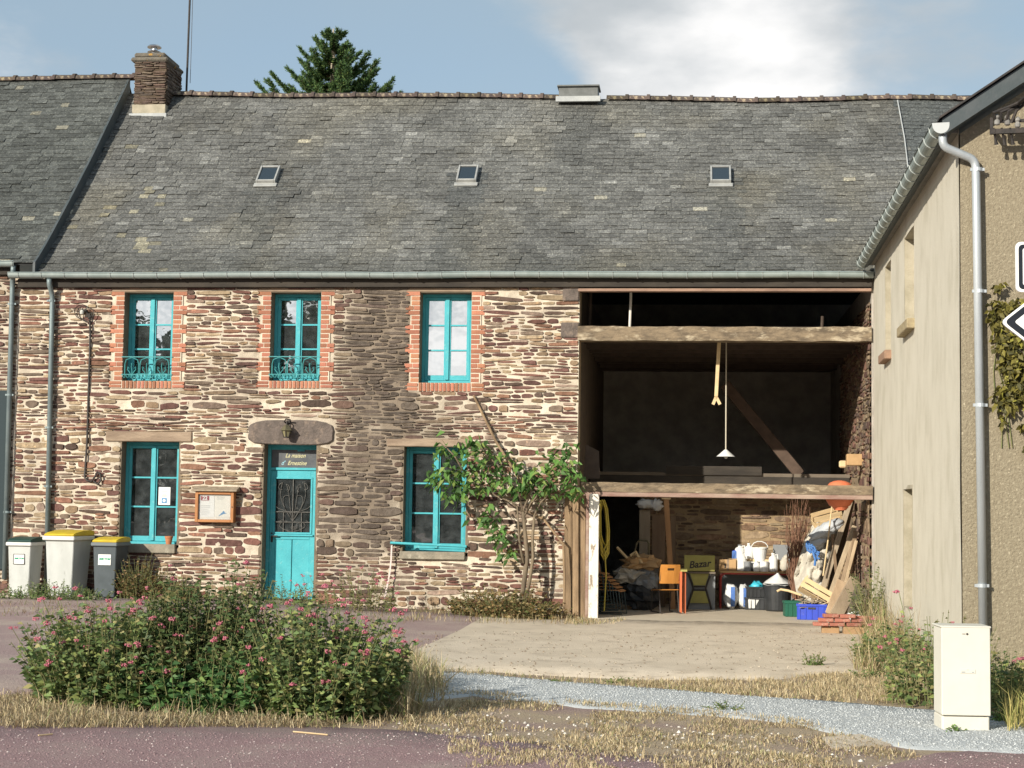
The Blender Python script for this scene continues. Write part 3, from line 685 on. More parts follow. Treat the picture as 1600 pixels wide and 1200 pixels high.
def col_main(x, s, r):
    n = fbm(x*.45, s*3.2, 1, 4); n2 = fbm(x*1.6, s*9, 4, 3)
    b = .138*(1+.22*n+.22*n2)*r.uniform(.82, 1.18)
    c = [b*1.0, b*.995, b*.955]
    if r.random() < .05+.10*max(0, n2): c = [k*1.35 for k in c]
    # lichen near the left verge, green-grey near the top
    lic = sstep(-8.2, -10.3, x)*(.25+.75*sstep(.62, .3, s))*(.35+n2)
    if r.random() < .34*max(0, lic): q = r.uniform(.18, .30); c = [q, q*.93, q*.72]
    elif r.random() < .002: q = r.uniform(.28, .4); c = [q, q*.95, q*.8]
    warm = max(0, fbm(x*.5+4, s*2.5, 3, 3)); c = [c[0]*(1+.14*warm), c[1]*(1+.06*warm), c[2]*(1-.10*warm)]
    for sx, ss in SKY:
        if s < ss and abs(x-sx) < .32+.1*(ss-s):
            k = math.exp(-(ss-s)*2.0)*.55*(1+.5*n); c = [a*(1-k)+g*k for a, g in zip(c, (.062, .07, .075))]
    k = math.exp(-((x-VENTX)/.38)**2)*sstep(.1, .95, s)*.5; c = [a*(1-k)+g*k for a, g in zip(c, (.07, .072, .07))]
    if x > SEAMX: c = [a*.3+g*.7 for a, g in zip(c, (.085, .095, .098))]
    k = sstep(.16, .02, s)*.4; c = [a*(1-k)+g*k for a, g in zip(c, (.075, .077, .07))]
    return tuple(c)
def col_left(x, s, r):
    n = fbm(x*.5, s*3, 11, 4); b = .092*(1+.25*n)*r.uniform(.74, 1.28); c = [b*.95, b*1.0, b*.96]
    if r.random() < .010+.03*max(0, n): q = r.uniform(.17, .32); c = [q, q*.95, q*.78]
    return tuple(c)
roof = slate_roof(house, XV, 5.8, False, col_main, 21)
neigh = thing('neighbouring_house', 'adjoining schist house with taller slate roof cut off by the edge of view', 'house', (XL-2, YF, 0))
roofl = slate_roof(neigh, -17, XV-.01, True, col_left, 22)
def ridge_tiles(roof_, x0, x1, rz, pitch=.405, skip=None):
    mb = MB(); n = 8; vs = []
    prof = lambda r_, q: (r_*1.1*math.cos(math.pi*q/n), r_*math.sin(math.pi*q/n))
    for x, rr in ((0, .105), (pitch-.05, .10), (pitch-.05, .125), (pitch+.012, .125), (pitch+.012, .09)):
        vs += [(x, *prof(rr, q)) for q in range(n+1)]
    fs = [(i*(n+1)+q, i*(n+1)+q+1, (i+1)*(n+1)+q+1, (i+1)*(n+1)+q) for i in range(4) for q in range(n)]
    ms = []
    for k in range(5):
        s = rng.uniform(.7, 1.3); m2 = MB().add(vs, fs, (s, s*rng.uniform(.92, 1.02), s*rng.uniform(.85, 1))); ms.append(m2.mesh('ridge_tile', m_ridge))
    x = x0
    while x < x1:
        if not (skip and skip[0] < x+pitch/2 < skip[1]):
            a = math.atan2(rz(x+pitch)-rz(x), pitch)
            link('ridge_tile', rng.choice(ms), roof_, Matrix.Translation((x, YR, rz(x)-.035+rng.uniform(-.006, .006))) @ Matrix.Rotation(-a+rng.uniform(-.012, .012), 4, 'Y'))
        x += pitch
v0, v1 = P(873, 140, YR).x, P(937, 140, YR).x
ridge_tiles(roof, P(270, 148, YR).x, 5.8, ridge_main, skip=(v0, v1))
ridge_tiles(roofl, -16.6, P(208, 121, YR).x, ridge_left)
# ridge vent, skylights, seam
mb = MB(); zb = ridge_main((v0+v1)/2); zt = P(905, 132, YR).z-.07
mb.bx(v0+.02, YR-.22, zb-.12, v1-.02, YR+.22, zt-.03); mb.bx(v0-.01, YR-.27, zt-.03, v1+.01, YR+.27, zt)
o = mb.build('ridge_vent', M('vent_slate_cladding', (.15, .155, .15), (.11, .115, .11), 8, 5, .6), roof, bevel=.006)
mb = MB(); mb.bx(v0-.03, YR-.30, zb-.13, v1+.03, YR-.225, zb-.03); mb.build('vent_flashing', m_lead, roof)
for sx, ss in SKY:
    p = surf(sx, ss); p2 = surf(sx, ss+.03); t = (p2-p).normalized(); nrm = Vector((0, -t.z, t.y))
    if nrm.z < 0: nrm = -nrm
    rm = Matrix((Vector((1, 0, 0)), t, nrm)).transposed(); w_, h_ = .36, .50
    def q(u, v_, n_): return p+Vector((u, 0, 0))+t*v_+nrm*n_
    f = MB()
    for (u, v_, du, dv) in ((-w_/2+.016, 0, .032, h_), (w_/2-.016, 0, .032, h_), (0, h_/2-.016, w_-.066, .032), (0, -h_/2+.016, w_-.066, .032)): f.box(q(u, v_, .05), (du, dv, .10), rm)
    f.box(q(0, -h_/2-.05, .03), (w_+.06, .10, .025), rm)
    s_ = f.build('skylight', m_skyframe, roof, bevel=.005)
    g = MB(); g.box(q(0, 0, .07), (w_-.06, h_-.06, .01), rm); g.build('skylight_pane', m_skyglass, roof)
mb = MB(); pts = [surf(P(1403, 160, 31).x, .97)+Vector((0, -.03, .035)), surf(SEAMX, .75)+Vector((0, -.03, .035)), surf(P(1418, 268, 29.4).x, .58)+Vector((0, -.03, .035))]
mb.tube(pts, .012, 6); mb.build('seam_flashing', m_lead, roof)
# verge of the taller neighbouring roof: dark slate-hung face over the lower roof
vs, fs = [], []; ns = 30
for j in range(ns+1):
    a = surf(XV, j/ns, True); b = surf(XV, j/ns, False)
    vs += [(XV+.012, a.y, a.z+.02), (XV+.012, b.y, b.z-.05), (XV-.03, a.y, a.z+.02), (XV-.03, b.y, b.z-.05)]
fs = [(4*j, 4*j+1, 4*j+5, 4*j+4) for j in range(ns)]+[(4*j+2, 4*j+6, 4*j+7, 4*j+3) for j in range(ns)]+[(4*j, 4*j+4, 4*j+6, 4*j+2) for j in range(ns)]+[(0, 2, 3, 1)]
MB().add(vs, fs).build('verge', m_dslate, neigh)
# shells: rear slopes, rear wall, gables
def shell(parent, x0, x1, left):
    zr = (ridge_left if left else ridge_main)((x0+x1)/2)-.05; ze = ZLE if left else ZEV
    mb = MB(); yb = 2*YR-YE
    mb.add([(x0, YR, zr), (x1, YR, zr), (x1, yb, ze), (x0, yb, ze)], [(0, 1, 2, 3)]); mb.add([(x0, YR, zr-.03), (x1, YR, zr-.03), (x1, yb, ze-.03), (x0, yb, ze-.03)], [(3, 2, 1, 0)])
    mb.build('rear_roof_slope', m_dslate, parent)
    mb = MB(); mb.bx(x0, yb-.5, -.3, x1, yb-.1, ze); mb.build('rear_wall', m_barnwall, parent)
    return yb
yb = shell(house, XV, 5.8, False); shell(neigh, -17, XV-.02, True)
for nm, x in (('gable_wall', 5.72), ('gable_wall', XV+.02)):
    mb = MB(); mb.prism([(YF+.05, -.3), (yb-.6, -.3), (yb-.6, ZEV-.1), (YR, ridge_main(x)-.14), (YF+.05, ZEV-.06)], .06, 'yz', x); mb.build(nm, m_barnwall, house)
# chimney
cxa, cxb = P(205, 130, 30.6).x, P(256, 130, 30.6).x; cya, cyb = YE+(YR-YE)*roof_hit(230, 181)[1]+.05, YR+.45
ztop = P(230, 97, cya).z; zcap = P(230, 82, cya).z; zbase = P(230, 182, cya).z
chim = MB(); chim.bx(cxa+.02, cya+.02, zbase-1.2, cxb-.02, cyb, ztop); ch = chim.build('chimney', m_mortar, house)
wf = lambda u, v: .8+.2*fbm(u*3, v*3)
chf = stone_wall('chimney_face', house, lambda u, v, d: Vector((u, cya-d, v)), cxa, cxb, zbase+.22, ztop, seed=31, hmin=.035, hmax=.06, lmin=.12, lmax=.4, weather=lambda u, v: .75, top=50, tint=(.33, .29, .26), step=.03, gap=.012)
chs = stone_wall('chimney_side', house, lambda u, v, d: Vector((cxb+d, u, v)), cya, cyb, zbase+.22, ztop, seed=32, hmin=.03, hmax=.055, lmin=.12, lmax=.4, weather=lambda u, v: .8, top=40, tint=(.33, .29, .26), step=.03, gap=.012)
mb = MB(); mb.bx(cxa-.006, cya-.02, zbase-.1, cxb+.012, cyb, zbase+.235); mb.build('chimney_base', M('cement_band', (.42, .37, .28), (.3, .27, .2), 6, 7, .9, .3), house, bevel=.01)
mb = MB(); mb.bx(cxa-.05, cya-.07, zbase-.12, cxb+.05, cya-.02, zbase+.05); mb.build('chimney_flashing', m_lead, house, bevel=.008)
mb = MB(); mb.bx(cxa-.05, cya-.06, ztop, cxb+.04, cyb+.05, ztop+.09); mb.bx(cxa, cya-.01, ztop+.09, cxb-.03, cyb, zcap)
mb.build('chimney_cap', M('mossy_cap_stone', (.17, .15, .12), (.11, .10, .085), 8, 7, .95, .8, 30, dirt=(.38, .22, .06), dscale=8, dlo=.58, dhi=.66), house, bevel=.03)
fx, fz = P(241, 82, cya+.4).x, zcap
mb = MB(); mb.lathe([(.085, -.1), (.085, .10), (.13, .10), (.135, .115), (.06, .15), (.06, .2), (.135, .2), (.14, .215), (.10, .25), (.02, .262)], (fx, cya+.4, fz), 18); mb.build('flue_pipe', m_inox, house, smooth=False)
mast = thing('antenna_mast', 'thin dark mast with a loose wire rising behind the chimney', 'mast', P(291, 145, 31.8))
mb = MB(); mb.tube([P(291, 150, 31.8), P(298, -40, 31.8)], .022, 8); mb.build('pole', m_iron, mast)
mb = MB(); mb.tube([P(297, 130, 31.8), P(299, 70, 31.8), P(302, -40, 31.8)], .006, 5); mb.build('wire', m_iron, mast)

# neighbour: wall strip, gutter, downpipe
stone_wall('wall', neigh, lambda u, v, d: Vector((u, YF-d, v)), -13.5, XL-.005, -.3, ZLE-.1, seed=41, top=40, step=.05, weather=lambda u, v: .25)
mb = MB(); mb.bx(-17, YF, -.3, -13.5, YF+.3, ZLE-.1); mb.build('wall', m_mortar, neigh)
mb = MB(); mb.bx(-13.6, YF-.1, ZLE-.18, XL-.02, YF+.02, ZLE); mb.build('fascia', m_shadewood, neigh)
gutter(m_zinc, neigh, -16, P(31, 411).x, YF-.2, P(15, 411, YF-.2).z-.0)
pipe(m_zinc2, neigh, [P(21, 415, YF-.2), P(20, 430, YF-.16), P(19.5, 445, yp), P(7, 905, yp)], .043, [P(19, 475, yp), P(15, 617, yp), P(12, 800, yp)])
mb = MB(); a, b = P(-8, 610, YF-.04), P(6, 890, YF-.04); mb.bx(a.x-.55, YF-.06, b.z, b.x-.005, YF-.02, a.z); mb.build('shutter', M('dark_shutter_paint', (.03, .045, .05)), neigh, bevel=.005)

# ---------------------------------------------------------------- barn bay
FZ = -.1135                      # barn floor
YM, YB, YQ = 30.2, 31.25, 35.0   # edge of the hay loft, stone back wall below it, far wall above it
zb0, zb1 = P(1130, 533).z, P(1130, 511).z      # upper beam
mb = MB(); mb.bx(XB-.5, YF+.02, -.3, XB-.02, YQ, ZEV); mb.build('partition_wall', m_partition, house)
jm = MB(); jm.bx(XB-.45, YF+.012, -.3, XB, YF+.5, ZE-.1, (.7, .62, .52)); jm.build('jamb', m_mortar, house)
mb = MB(); mb.bx(XB-.5, YQ, -.3, XR+.4, YQ+.2, 9); mb.build('far_wall', m_barnwall, house)
stone_wall('side_wall', house, lambda u, v, d: Vector((XR-.06-d, u, v)), YF+.0, YQ, -.3, 5.0, seed=51, top=110, step=.05, hmin=.07, hmax=.17, tint=(.62, .54, .44), weather=lambda u, v: .3, gap=.025, keep=lambda u, v: u < YF+5.2)
mb = MB(); mb.bx(XR-.03, YF+.002, -.3, XR+.35, YQ, ZEV-.05); mb.build('party_wall', m_barnwall, house)
stone_wall('back_wall', house, lambda u, v, d: Vector((u, YB-d, v)), P(1001, 850, YB).x, XR-.08, -.3, 2.12, seed=52, top=160, step=.035, hmin=.06, hmax=.14, tint=(.62, .52, .39), weather=lambda u, v: .12, spal=[(.34, .25, .16), (.28, .2, .13), (.40, .31, .2), (.22, .155, .105), (.18, .12, .085), (.30, .19, .12)], gap=.02)
mb = MB(); mb.bx(P(1001, 850, YB).x, YB+.02, -.3, XR-.08, YB+.3, 2.12); mb.build('back_wall_core', m_barnwall, house)
mb = MB(); mb.bx(XB, YM, 2.24, XR-.08, YQ, 2.30); mb.build('loft_floor', m_darkwood, house)
mb = MB(); mb.bx(XB, YM-.02, 2.03, XR-.08, YM+.14, 2.24); mb.build('loft_joist', m_shadewood, house, bevel=.01)  # loft joist and board coloured near black in place of shade
mb = MB(); a, b = P(1040, 738, YM), P(1190, 748, YM); mb.bx(a.x, YM-.05, 2.26, b.x, YM-.02, 2.42, (1, 1, 1)); mb.build('loft_board', m_shadewood, house)
mb = MB(); mb.bx(XB-.02, YF+.24, zb1-.03, XR-.06, YQ, zb1+.03); mb.build('attic_floor', m_darkwood, house)
for k in range(9):
    yj = YF+.5+k*.8; mb = MB(); mb.bx(XB, yj, zb1-.15+rng.uniform(-.02, .02), XR-.06, yj+.1, zb1-.035); mb.build('ceiling_joist', m_brown, house)
def rough_beam(name, mat, x0, x1, y0, y1, z0, z1, label=None, amp=.012):
    n = 40; vs, fs = [], []
    for i in range(n+1):
        x = x0+(x1-x0)*i/n; j = [amp*fbm(x*3, q*7.7, z0) for q in range(4)]
        vs += [(x, y0, z0+j[0]), (x, y1, z0), (x, y1, z1), (x, y0+j[3]*.6, z1+j[1]*1.6)]
    fs = [(i*4+q, i*4+(q+1) % 4, i*4+4+(q+1) % 4, i*4+4+q) for i in range(n) for q in range(4)]+[(0, 1, 2, 3), (n*4+3, n*4+2, n*4+1, n*4)]
    return MB().add(vs, fs).build(name, mat, house, label=label)
rough_beam('beam', m_oldwood, XB-.02, XR-.035, YF-.05, YF+.24, zb0, zb1-.0, 'thick weathered beam across the top of the barn opening')
mb = MB(); zz = P(1130, 453).z; mb.bx(XB-.02, YF-.06, zz-.03, XR-.035, YF+.1, zz+.02); mb.build('head_board', M('pinkish_board', (.34, .22, .16), (.2, .13, .1), 6, 6, .9, .4, stretch=(.3, 1, 1)), house, bevel=.006)
ml, mr = P(908, 759, YF-.15), P(1371, 772, YF-.15)
zm1, zm0 = (P(1130, 756, YF-.15).z, P(1130, 778, YF-.15).z)
rough_beam('beam', m_oldwood, ml.x, XR-.03, YF-.16, YF-.02, zm0+.075, zm1, 'weathered timber rail across the middle of the barn opening', .008)
mb = MB(); mb.bx(ml.x+.03, YF-.15, zm0, XR-.03, YF-.03, zm0+.073); mb.build('door_rail', m_rustrail, house, bevel=.006)
# uprights left of the opening
for (xa, xb_, ya, yb_, yy, s) in ((882, 894, 775, 966, .13, .8), (894.5, 904, 772, 968, .17, 1.05), (904.5, 915, 770, 968, .12, .9)):
    a, b = P(xa, ya, YF-yy), P(xb_, yb_, YF-yy); a2 = P(xb_, ya, YF-yy); b2 = P(xa, yb_, YF-yy)
    mb = MB(); mb.prism([(b2.x, b.z), (b.x, b.z), (a2.x, a.z), (a.x, a.z)], .06, 'xz', YF-yy, (s, s, s)); mb.build('upright_plank', m_vwood, house, bevel=.006)
a, b, c, d = P(921, 772, YF-.2), P(936, 772, YF-.2), P(934, 972, YF-.2), P(919, 972, YF-.2)
mb = MB(); mb.prism([(d.x, FZ-.02), (c.x, FZ-.02), (b.x, a.z), (a.x, a.z)], .12, 'xz', YF-.2); mb.build('upright_post', m_whitewood, house, bevel=.006, label='flaking white painted post')
a, b = P(916, 775, YF-.16), P(916, 970, YF-.16); mb = MB(); mb.bx(a.x, YF-.16, FZ, a.x+.045, YF-.1, a.z); mb.build('upright_post', m_rustrail, house, label='oxide red iron post')
for (x_, y_, h_) in ((892, 459, 24), (889, 516, 24)):
    a = P(x_, y_); mb = MB(); mb.bx(a.x-.13, YF-.045, a.z-h_/2/96, XB-.004, YF+.2, a.z+h_/2/96); mb.build('quoin_stone', m_lintelstone, house, bevel=.015)
# attic poles, brace, strut
for nm, pa, pb_, yy, rr, mt in (('attic_pole', (923, 452), (921, 508), 27.9, .03, m_brown), ('attic_pole', (986, 452), (984, 512), 27.5, .022, m_whitewood), ('attic_pole', (1285, 494), (1284, 520), 27.6, .025, m_brown)):
    mb = MB(); mb.tube([P(*pa, yy), P(*pb_, yy)], rr, 8); mb.build(nm, mt, house)
mb = MB(); mb.bar(P(1132, 600, 30.6), P(1250, 742, 30.6), .2, .14, (0, 1, 0), (1.3, 1.2, 1.15)); mb.build('brace', m_brown, house, bevel=.01)
floor = MB(); floor.bx(XB, 26.35, -.35, XR-.03, YB, FZ); floor.build('barn_floor', m_floor, house, bevel=.003)

# ---------------------------------------------------------------- rendered house on the right
# its long side runs slightly askew to the farmhouse: build square, then shear every part by KS along the depth
KS = .017
def mx(px): return P(px, 600, 1).x
def side_y(px): return (XR-KS*YF)/(mx(px)-KS)
def PU(px, py, Y):
    p = P(px, py, Y); return Vector((p.x-KS*(Y-YF), p.y, p.z))
YC = side_y(1500)
rh = thing('rendered_house', 'grey rendered house end with roughcast gable at the right edge', 'house', (XR+3, YC+3, 0))
ZG = P(1357, 412, YF-.3).z
YG = P(1470, 197, 1); YG = (ZG-CAMZ)/(YG.z-CAMZ)
ztopw = ZG+.12
WR = [(side_y(1429), P(1420, 505, side_y(1420)).z, side_y(1414), ZG-.30), (side_y(1392.5), P(1388, 550, side_y(1388)).z, side_y(1383.5), ZG-.30), (side_y(1424.5), .4, side_y(1411), P(1418, 764, side_y(1418)).z)]
us = sorted(set([YC, YF-.02]+[a for h in WR for a in (h[0], h[2])]+list(np.arange(YC+.3, YF-.1, .3)))); vs_ = sorted(set([-.4, ztopw]+[a for h in WR for a in (h[1], h[3])]+list(np.arange(0, 5.6, .3))))
vv = [(XR+.008*fbm(u*.8, v*.8), u, v) for u in us for v in vs_]; nv = len(vs_)
ff = [(i*nv+j, (i+1)*nv+j, (i+1)*nv+j+1, i*nv+j+1) for i in range(len(us)-1) for j in range(nv-1) if not any(h[0] < (us[i]+us[i+1])/2 < h[2] and h[1] < (vs_[j]+vs_[j+1])/2 < h[3] for h in WR)]
sw = MB().add(vv, ff).build('side_wall', m_render, rh)
m_recess = M('darker_reveal_render', (.40, .36, .28), (.30, .27, .20), 5, 7, .95, .4, 40)  # one tone darker than the side wall render
for k, h in enumerate(WR):
    mb = MB(); dp = .22
    mb.bx(XR, h[2], h[1]-.05, XR+dp, h[2]+.05, h[3]+.05); mb.bx(XR, h[0]-.05, h[1]-.05, XR+dp, h[0], h[3]+.05); mb.bx(XR+dp, h[0]-.05, h[1]-.05, XR+dp+.05, h[2]+.05, h[3]+.05); mb.bx(XR, h[0], h[3], XR+dp, h[2], h[3]+.05); mb.bx(XR, h[0], h[1]-.05, XR+dp, h[2], h[1])
    mb.build('window_recess', m_recess, rh)
    if k < 2:
        mb = MB(); mb.bx(XR-.10, h[0]-.06, h[1]-.14, XR+.1, h[2]+.06, h[1]-.01)
        mb.build('sill', M('lichened_sill' if k == 0 else 'brick_sill', *(((.40, .33, .2), (.24, .19, .12)) if k == 0 else ((.34, .21, .14), (.25, .16, .11))), 12, 6, .9, .5), rh, bevel=.01)
        mb = MB(); mb.bx(XR+.16, h[0], h[1], XR+.2, h[2], h[3]); mb.build('shutter', m_render, rh)
# gable
va, vb = PU(1472, 186, YC-.25), PU(1600, 101, YC-.25); sl_ = (vb.z-va.z)/(vb.x-va.x); th = .21
xe, ze = va.x, va.z; xr_ = xe+5.0; zr_ = ze+sl_*5.0
mb = MB(); mb.prism([(XR+.014, -.4), (XR+9.4, -.4), (XR+9.4, ze-.2), (xr_, zr_-th-.03), (XR+.014, ze+sl_*(XR-xe)-th-.02)], .3, 'xz', YC); mb.build('gable_wall', m_rough, rh)
mb = MB(); mb.prism([(xe, ze), (xr_, zr_), (xr_, zr_-th), (xe+.02, ze-th*.75)], YF-.4-(YC-.25), 'xz', YC-.25); mb.prism([(xr_, zr_), (xr_*2-xe, ze), (xr_*2-xe, ze-th), (xr_, zr_-th)], YF-.4-(YC-.25), 'xz', YC-.25)
mb.build('roof', m_dslate, rh)
mb = MB(); mb.prism([(xe-.03, ze+.02), (xr_, zr_+.035), (xr_, zr_+.012), (xe-.03, ze-.002)], .3, 'xz', YC-.29); mb.build('verge_strip', m_iron, rh)
mb = MB(); mb.bx(XR-.16, YC+.02, ZG-.02, XR, YF-.25, ZG+.05); mb.build('fascia', M('grey_soffit', (.24, .23, .21), (.18, .17, .15), 4, 5, .9), rh)
# gutter along the long side (built along X, then turned)
def gutter_y(parent, y0, y1, x, z, r=.085):
    n = 10; prof = [(-r-.012, .014), (-r-.004, .022)]+[(math.cos(math.pi+math.pi*k/n)*r, math.sin(math.pi+math.pi*k/n)*r) for k in range(n+1)]+[(r, .03)]
    prof = prof+[(a*.94, b*.94+.006) for a, b in prof[::-1]]; m = len(prof); vs = []
    for i in range(2): vs += [(x+a, (y0, y1)[i], z+b) for a, b in prof]
    fs = [(j, (j+1) % m, m+(j+1) % m, m+j) for j in range(m)]
    mb = MB().add(vs, fs); g = mb.build('gutter', m_zinc, parent)
    cp = MB(); cp.prism([(x+a, z+b) for a, b in prof[1:14]], .012, 'xz', y0-.012); cp.build('gutter_end', M('pale_gutter_end', (.46, .48, .48), rough=.5), parent)
    jb = MB(); jb.tube([(-r-.012, 0, .016), *[(math.cos(math.pi+math.pi*k/10)*r*1.05, 0, math.sin(math.pi+math.pi*k/10)*r*1.05) for k in range(11)]], .008, 6); jm_ = jb.mesh('gutter_bracket', m_joint)
    y = y0+.2
    while y < y1: link('gutter_bracket', jm_, g, Matrix.Translation((x, y, z))); y += .46
GX_ = PU(1470, 200, YC-.24).x
gutter_y(rh, YC-.24, YF-.32, GX_, ZG)
yf_ = YC-.085
pipe(m_galv, rh, [(GX_+.03, YC-.16, ZG-.06), (GX_+.03, YC-.16, ZG-.20), PU(1524, 250, yf_), PU(1525, 275, yf_), PU(1536, 985, yf_)], .043, [PU(1527, 265, yf_), PU(1530, 455, yf_), PU(1531.5, 633, yf_), PU(1534, 915, yf_)])
def shear(o):
    if o.type == 'MESH':
        mt = o.matrix_basis.copy()
        if mt.translation.length > 1e-6: mt.translation.x += KS*(mt.translation.y+OFF[o].y-YF); o.matrix_basis = mt
        else:
            oy = OFF[o].y
            for v in o.data.vertices: v.co.x += KS*(v.co.y+oy-YF)
    for c in o.children: shear(c)
shear(rh)
# ---------------------------------------------------------------- things on and by the facade
def FL(px, py, z=None):
    z = FZ if z is None else z; d = pdir(px, py); return Vector((0, 0, CAMZ))+d*((z-CAMZ)/d.z)
def simple(name, col, **k): return M(name, col, tuple(c*.78 for c in col), k.pop('scale', 8), 5, k.pop('rough', .6), k.pop('bump', 0), **k)
def sbox(mb, x0, y0, z0, x1, y1, z1, t=.92): mb.box(((x0+x1)/2, (y0+y1)/2, (z0+z1)/2), (x1-x0, y1-y0, z1-z0), None, None, t)
def arc(c, r, a0, a1, n=8, ax='xz'):
    o = []
    for k in range(n+1):
        a = a0+(a1-a0)*k/n; u, v = r*math.cos(a), r*math.sin(a)
        o.append(Vector(c)+(Vector((u, 0, v)) if ax == 'xz' else Vector((u, v, 0)) if ax == 'xy' else Vector((0, u, v))))
    return o
m_rub = M('black_rubber', (.02, .02, .02), rough=.8)
m_green = M('green_print', (.02, .30, .16)); m_greenlid = M('dark_green_plastic', (.02, .06, .05), rough=.5); m_yellow = M('yellow_plastic', (.62, .47, .03), (.5, .36, .03), 5, 5, .5)
m_binlight = M('dirty_white_plastic', (.50, .51, .49), (.42, .43, .41), 4, 7, .6, 0, dirt=(.22, .22, .2), dscale=5, dlo=.58, dhi=.76, stretch=(1, 1, .4))
m_binrim = M('white_plastic_rim', (.66, .66, .63), (.58, .58, .55), 5, 5, .5)
m_bindark = M('slate_grey_plastic', (.07, .085, .095), (.055, .068, .075), 6, 5, .5, 0, dirt=(.13, .14, .14), dscale=9, dlo=.6, dhi=.75)
def wheelie(label, loc, w_, d_, h_, body, rim, lid, rz=0):
    t = thing('wheelie_bin', label, 'wheelie bin', loc, group='wheelie bins by the wall', local=True, rz=rz)
    mb = MB(); sbox(mb, -w_*.44, -d_*.42, .05, w_*.44, d_*.42, h_*.86, .84)
    for z in (.45, .30): mb.box((0, -d_*.42*(.84+.16*z)+.006, h_*z), (w_*.55, .016, .018))
    mb.build('body', body, t, bevel=.018, seg=2)
    mb = MB(); mb.bx(-w_/2, -d_/2, h_*.855, w_/2, d_/2, h_*.915); mb.build('rim', rim, t, bevel=.012)
    mb = MB(); a = [(-d_*.49, h_*.918), (d_*.52, h_*.918), (d_*.52, h_*.985), (d_*.36, h_*1.0), (0, h_*.992), (-d_*.34, h_*.965), (-d_*.47, h_*.94)]
    mb.prism(a, w_*.96, 'yz', -w_*.48); mb.build('lid', lid, t, bevel=.014, seg=2)
    mb = MB(); mb.tube([(-w_*.4, d_*.5, h_*.9), (-w_*.4, d_*.58, h_*.93), (w_*.4, d_*.58, h_*.93), (w_*.4, d_*.5, h_*.9)], .014, 8); mb.build('handle', body, t)
    for s in (-1, 1):
        mb = MB(); mb.tube([(s*w_*.40, d_*.36, .10), (s*w_*.48, d_*.36, .10)], .10, 18); mb.build('wheel', m_rub, t)
    mb = MB(); mb.tube([(-w_*.4, d_*.36, .10), (w_*.4, d_*.36, .10)], .012, 8); mb.build('axle', m_iron, t)
    return t
def slabz(x): return gz(x)-.03
b1, b2, b3 = P(30, 930, 26.25), P(92, 930, 26.15), P(161, 930, 26.2)
bin1 = wheelie('small dirty white wheelie bin with a dark green lid', (b1.x, 26.45, slabz(b1.x)), .45, .52, 1.0, m_binlight, m_binrim, m_greenlid, R(-5))
bin2 = wheelie('tall pale grey wheelie bin with a broad yellow lid', (b2.x, 26.5, slabz(b2.x)), .57, .72, 1.12, m_binlight, m_binrim, m_yellow, R(-7))
bin3 = wheelie('dark slate grey wheelie bin with a thin yellow lid', (b3.x, 26.5, slabz(b3.x)), .46, .54, 1.02, m_bindark, M('grey_plastic_rim', (.14, .16, .17), rough=.5), m_yellow, R(-6))
fy = lambda d_, k: -d_*.42*(.84+.16*k)-.004
for bn, w_, d_, h_, k in ((bin1, .19, .52, 1.0, .66), (bin3, .22, .54, 1.02, .66)):
    mb = MB(); mb.box((0, fy(d_, k)-.004, h_*k-.02), (w_, .004, .17)); mb.build('label_sticker', m_wht, bn)
    text('SMICTOM', .036 if bn is bin1 else .044, (0, fy(d_, k)-.008, h_*k-.01), m_green, bn, shear=.3, bold=.002)
    if bn is bin1:
        mb = MB()
        for q in ((-.095, 0, .01, .17), (.095, 0, .01, .17), (0, .08, .2, .01), (0, -.08, .2, .01)): mb.box((q[0], fy(d_, k)-.007, h_*k-.02+q[1]), (q[2], .003, q[3]))
        mb.build('label_border', m_iron, bn)
slab = MB(); a, b = P(-30, 930, 26).x, P(152, 930, 26).x; slab.bx(a, 25.98, -.15, b, 26.95, gz(-10)+.012); o = slab.build('pavement', m_concrete); o['kind'] = 'structure'

# notice board
nb = RC(309, 768, 369, 816); nbt = thing('notice_board', 'glazed wooden notice board with papers hung on the stone wall', 'notice board', ((nb[0]+nb[2])/2, YF, nb[1]))
m_nbwood = M('varnished_wood', (.42, .19, .07), (.34, .14, .05), 7, 7, .55, .1, stretch=(.3, 1, 1)); m_paper = M('white_paper', (.72, .72, .70)); m_paper2 = M('cream_paper', (.70, .68, .62))
x0, z0, x1, z1 = nb; yy = YF-.16; mb = MB(); t = .05
mb.bx(x0, yy, z0, x0+t, YF, z1); mb.bx(x1-t, yy, z0, x1, YF, z1); mb.bx(x0+t, yy, z1-t, x1-t, YF, z1); mb.bx(x0+t, yy, z0, x1-t, YF, z0+t*.9); mb.build('frame', m_nbwood, nbt, bevel=.005)
mb = MB(); mb.bx(x0+t, YF-.11, z0+t*.9, x1-t, YF-.09, z1-t); mb.build('backing', m_paper2, nbt)
mb = MB(); mb.prism([(yy-.05, z1-.0), (yy-.05, z1+.022), (YF-.01, z1+.085), (YF-.01, z1+.004)], x1-x0+.12, 'yz', x0-.06); mb.build('canopy', M('weathered_board', (.36, .29, .21), (.22, .17, .12), 9, 7, .9, .4), nbt, bevel=.005)
mb = MB(); mb.bx(x0+.06, YF-.115, z0+.085, (x0+x1)/2-.012, YF-.111, z1-.065); mb.build('paper', m_paper, nbt)
mb = MB(); mb.bx((x0+x1)/2+.01, YF-.115, z0+.085, x1-.065, YF-.111, z1-.065); mb.build('paper', m_paper2, nbt)
mb = MB(); mb.bx(x0+.06, YF-.116, z0+.05, x1-.08, YF-.112, z0+.08); mb.build('paper', m_paper2, nbt)
m_red = M('dark_red_print', (.28, .03, .05)); m_blue = M('blue_print', (.10, .25, .45)); m_grey = M('grey_print', (.32, .33, .34))
mb = MB(); mb.bx(x0+.085, YF-.119, z1-.15, x0+.225, YF-.116, z1-.075); mb.build('stamp', m_red, nbt)
